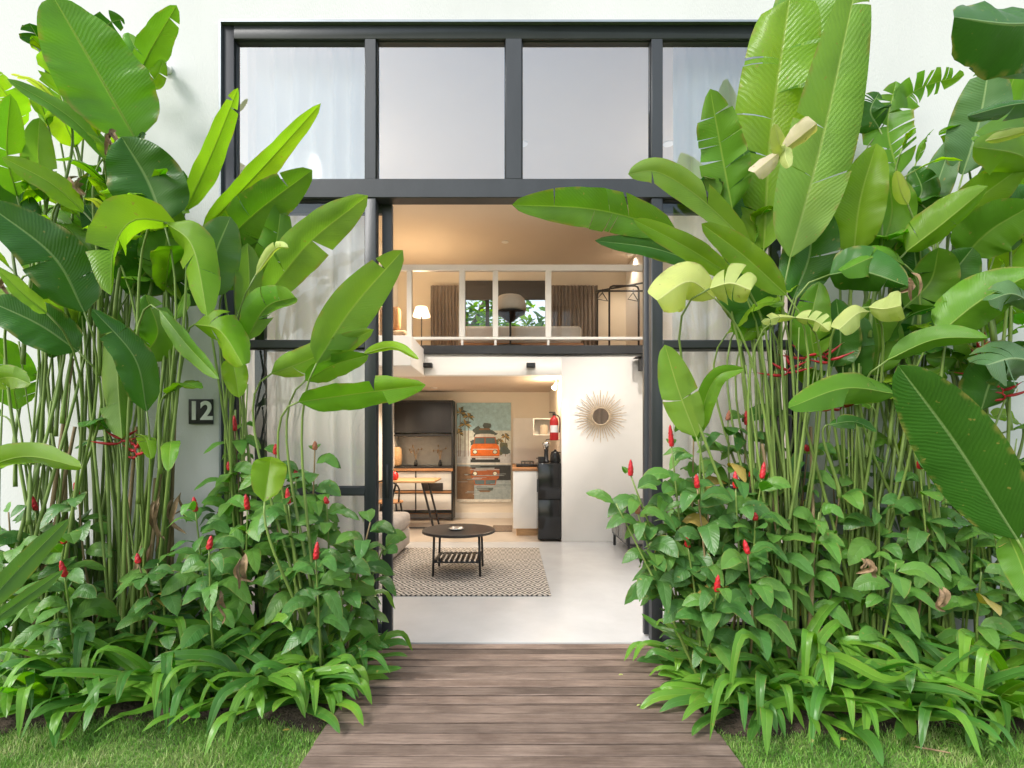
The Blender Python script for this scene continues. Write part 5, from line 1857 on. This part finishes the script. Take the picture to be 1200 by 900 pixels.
# dead leaves caught low in the beds
for px, py, yy in ((1012, 655, 2.42), (1100, 690, 2.4)):
    Fc.dry(px, py, yy, .12) if px < 1000 else G.dry(px, py, yy, .10)
for px, py, yy in ((282, 650, 2.42), (262, 690, 2.42)):
    Dd.dry(px, py, yy, .14)

# fallen bits on the deck and lawn
for k, (px, py, lb) in enumerate(((742, 772, 'small pale fallen petal on the deck near the doorway'), (725, 792, 'small pale fallen petal near the middle right of the deck'), (746, 828, 'tiny white fallen petal lowest on the right of the deck'))):
    yy = 1.228 * 600 / (py - 520)
    p = Vector(((px - 600) * yy / F, yy, -.004))
    mb = MB()
    leaf(mb, [p, p + Vector((.012, .004, .004)), p + Vector((.024, .002, .001))], .012, 0, 10, nv=5, nu=2, hint=Vector((0, 0, 1)), matn='leaf_pale', rib=0, rng=random.Random(k))
    tag(mb.build('petal', smooth=True), lb, 'petal', 'fallen petals on the deck')
for k, (px, py, lb) in enumerate(((331, 857, 'small orange fallen leaf on the grass left of the deck'), (985, 868, 'small orange fallen leaf on the grass right of the deck'))):
    yy = 1.25 * 600 / (py - 520)
    p = Vector(((px - 600) * yy / F, yy, -.026))
    mb = MB()
    leaf(mb, [p, p + Vector((.016, .004, .004)), p + Vector((.03, .002, .001))], .018, 0, 10, nv=5, nu=2, hint=Vector((0, 0, 1)), matn='yellowed', rib=0, rng=random.Random(k))
    tag(mb.build('fallen_leaf', smooth=True), lb, 'fallen leaf', 'fallen leaves on the lawn')
yy = 1.25 * 600 / (880 - 520)
p = Vector(((1092 - 600) * yy / F, yy, -.024))
tag(M('dry_leaf').tube([p - Vector((.055, -.02, 0)), p, p + Vector((.05, -.03, .004))], [.002, .004, .002], 6).build('twig'), 'thin pale twig lying on the grass right of the deck', 'twig')

# ---- garden trees beyond the loft window


def tree(x, y, z0, h, rad, label, seed):
    r = random.Random(seed)
    t = thing('tree', (x, y, -.05), label, 'tree', 'garden trees behind the house')
    mb = M('bark')
    mb.tube(spline([(x, y, -.1), (x + .05, y, h * .4), (x - .05, y, h * .75)], 8), [.14, .13, .12, .11, .1, .08, .06, .05], 8)
    for k in range(7):
        a = k * .9
        mb.tube(spline([(x, y, h * (.4 + .05 * k)), (x + .5 * rad * math.cos(a), y + .5 * rad * math.sin(a), h * (.55 + .05 * k)), (x + .85 * rad * math.cos(a), y + .85 * rad * math.sin(a), h * (.6 + .05 * k))], 6), [.05, .045, .04, .03, .02, .012], 6)
    mb.build('trunk', t, smooth=True)
    mb = MB()
    for k in range(3200):
        q = Vector((r.gauss(0, 1), r.gauss(0, 1), r.gauss(0, 1))).normalized() * (r.random() ** .4)
        p = Vector((x + q.x * rad, y + q.y * rad, z0 + (h - z0) * (.5 + .5 * q.z)))
        if noise.noise(p * 1.6) < -.3:
            continue
        a = r.random() * 6.28
        d = Vector((math.cos(a), math.sin(a), r.uniform(-.6, .3))) * r.uniform(.14, .24)
        leaf(mb, [p, p + d * .5, p + d + Vector((0, 0, -.03))], d.length * .42, r.uniform(-40, 40), 12, prof=(.5, .7), nv=4, nu=1, rng=r, hint=Vector((0, -.4, 1)), matn=r.choice(['leaf_mid', 'leaf_bright', 'leaf_dark']), rib=0)
    mb.build('crown', t, smooth=True)


tree(-.9, 10.6, 1.6, 5.0, 1.6, 'leafy green garden tree seen through the left pane of the loft window', 1)
tree(1.0, 11.2, 1.2, 4.1, 1.35, 'leafy green garden tree seen through the right pane of the loft window', 2)

# ------------------------------------------------------------------ light, sky, camera
w = bpy.data.worlds.new('World')
scene.world = w
w.use_nodes = True
nt = w.node_tree
bg = nt.nodes['Background']
sky = nt.nodes.new('ShaderNodeTexSky')
sky.sky_type = 'NISHITA'
sky.sun_disc = False
SUN_EL, SUN_AZ = 44, 230          # azimuth measured clockwise from +Y: behind the camera, a little to the left
sky.sun_elevation = R(SUN_EL)
sky.sun_rotation = R(SUN_AZ)
sky.air_density = 1.6
sky.dust_density = 2.0
sky.ozone_density = 1.0
hs = nt.nodes.new('ShaderNodeHueSaturation')
hs.inputs['Saturation'].default_value = .6
nt.links.new(sky.outputs[0], hs.inputs['Color'])
nt.links.new(hs.outputs[0], bg.inputs['Color'])
bg.inputs['Strength'].default_value = .15
sun = bpy.data.lights.new('sun', 'SUN')
sun.energy = 1.35
sun.angle = R(14)
sun.color = (1, .985, .96)
so_ = bpy.data.objects.new('sun', sun)
COL.objects.link(so_)
az, el = R(SUN_AZ), R(SUN_EL)
d = Vector((math.sin(az) * math.cos(el), math.cos(az) * math.cos(el), math.sin(el)))
so_.rotation_euler = d.to_track_quat('Z', 'Y').to_euler()
so_.location = d * 20

cam = bpy.data.cameras.new('camera')
cam.sensor_width = 36
cam.lens = 36 * F / 1200
cam.shift_y = (YH - 450) / 1200
cam.clip_start = .05
cam.clip_end = 500
co = bpy.data.objects.new('camera', cam)
COL.objects.link(co)
co.location = CAM
co.rotation_euler = (R(90), 0, 0)
scene.camera = co

vs = scene.view_settings
vs.view_transform = 'Standard'
vs.look = 'None'
vs.exposure = 1.0
vs.gamma = 1
vs.use_curve_mapping = False
cy = scene.cycles
cy.use_denoising = True
cy.max_bounces = 8
cy.diffuse_bounces = 5
cy.glossy_bounces = 3
cy.transmission_bounces = 6
cy.transparent_max_bounces = 16
cy.sample_clamp_indirect = 6
cy.caustics_reflective = False
cy.caustics_refractive = False
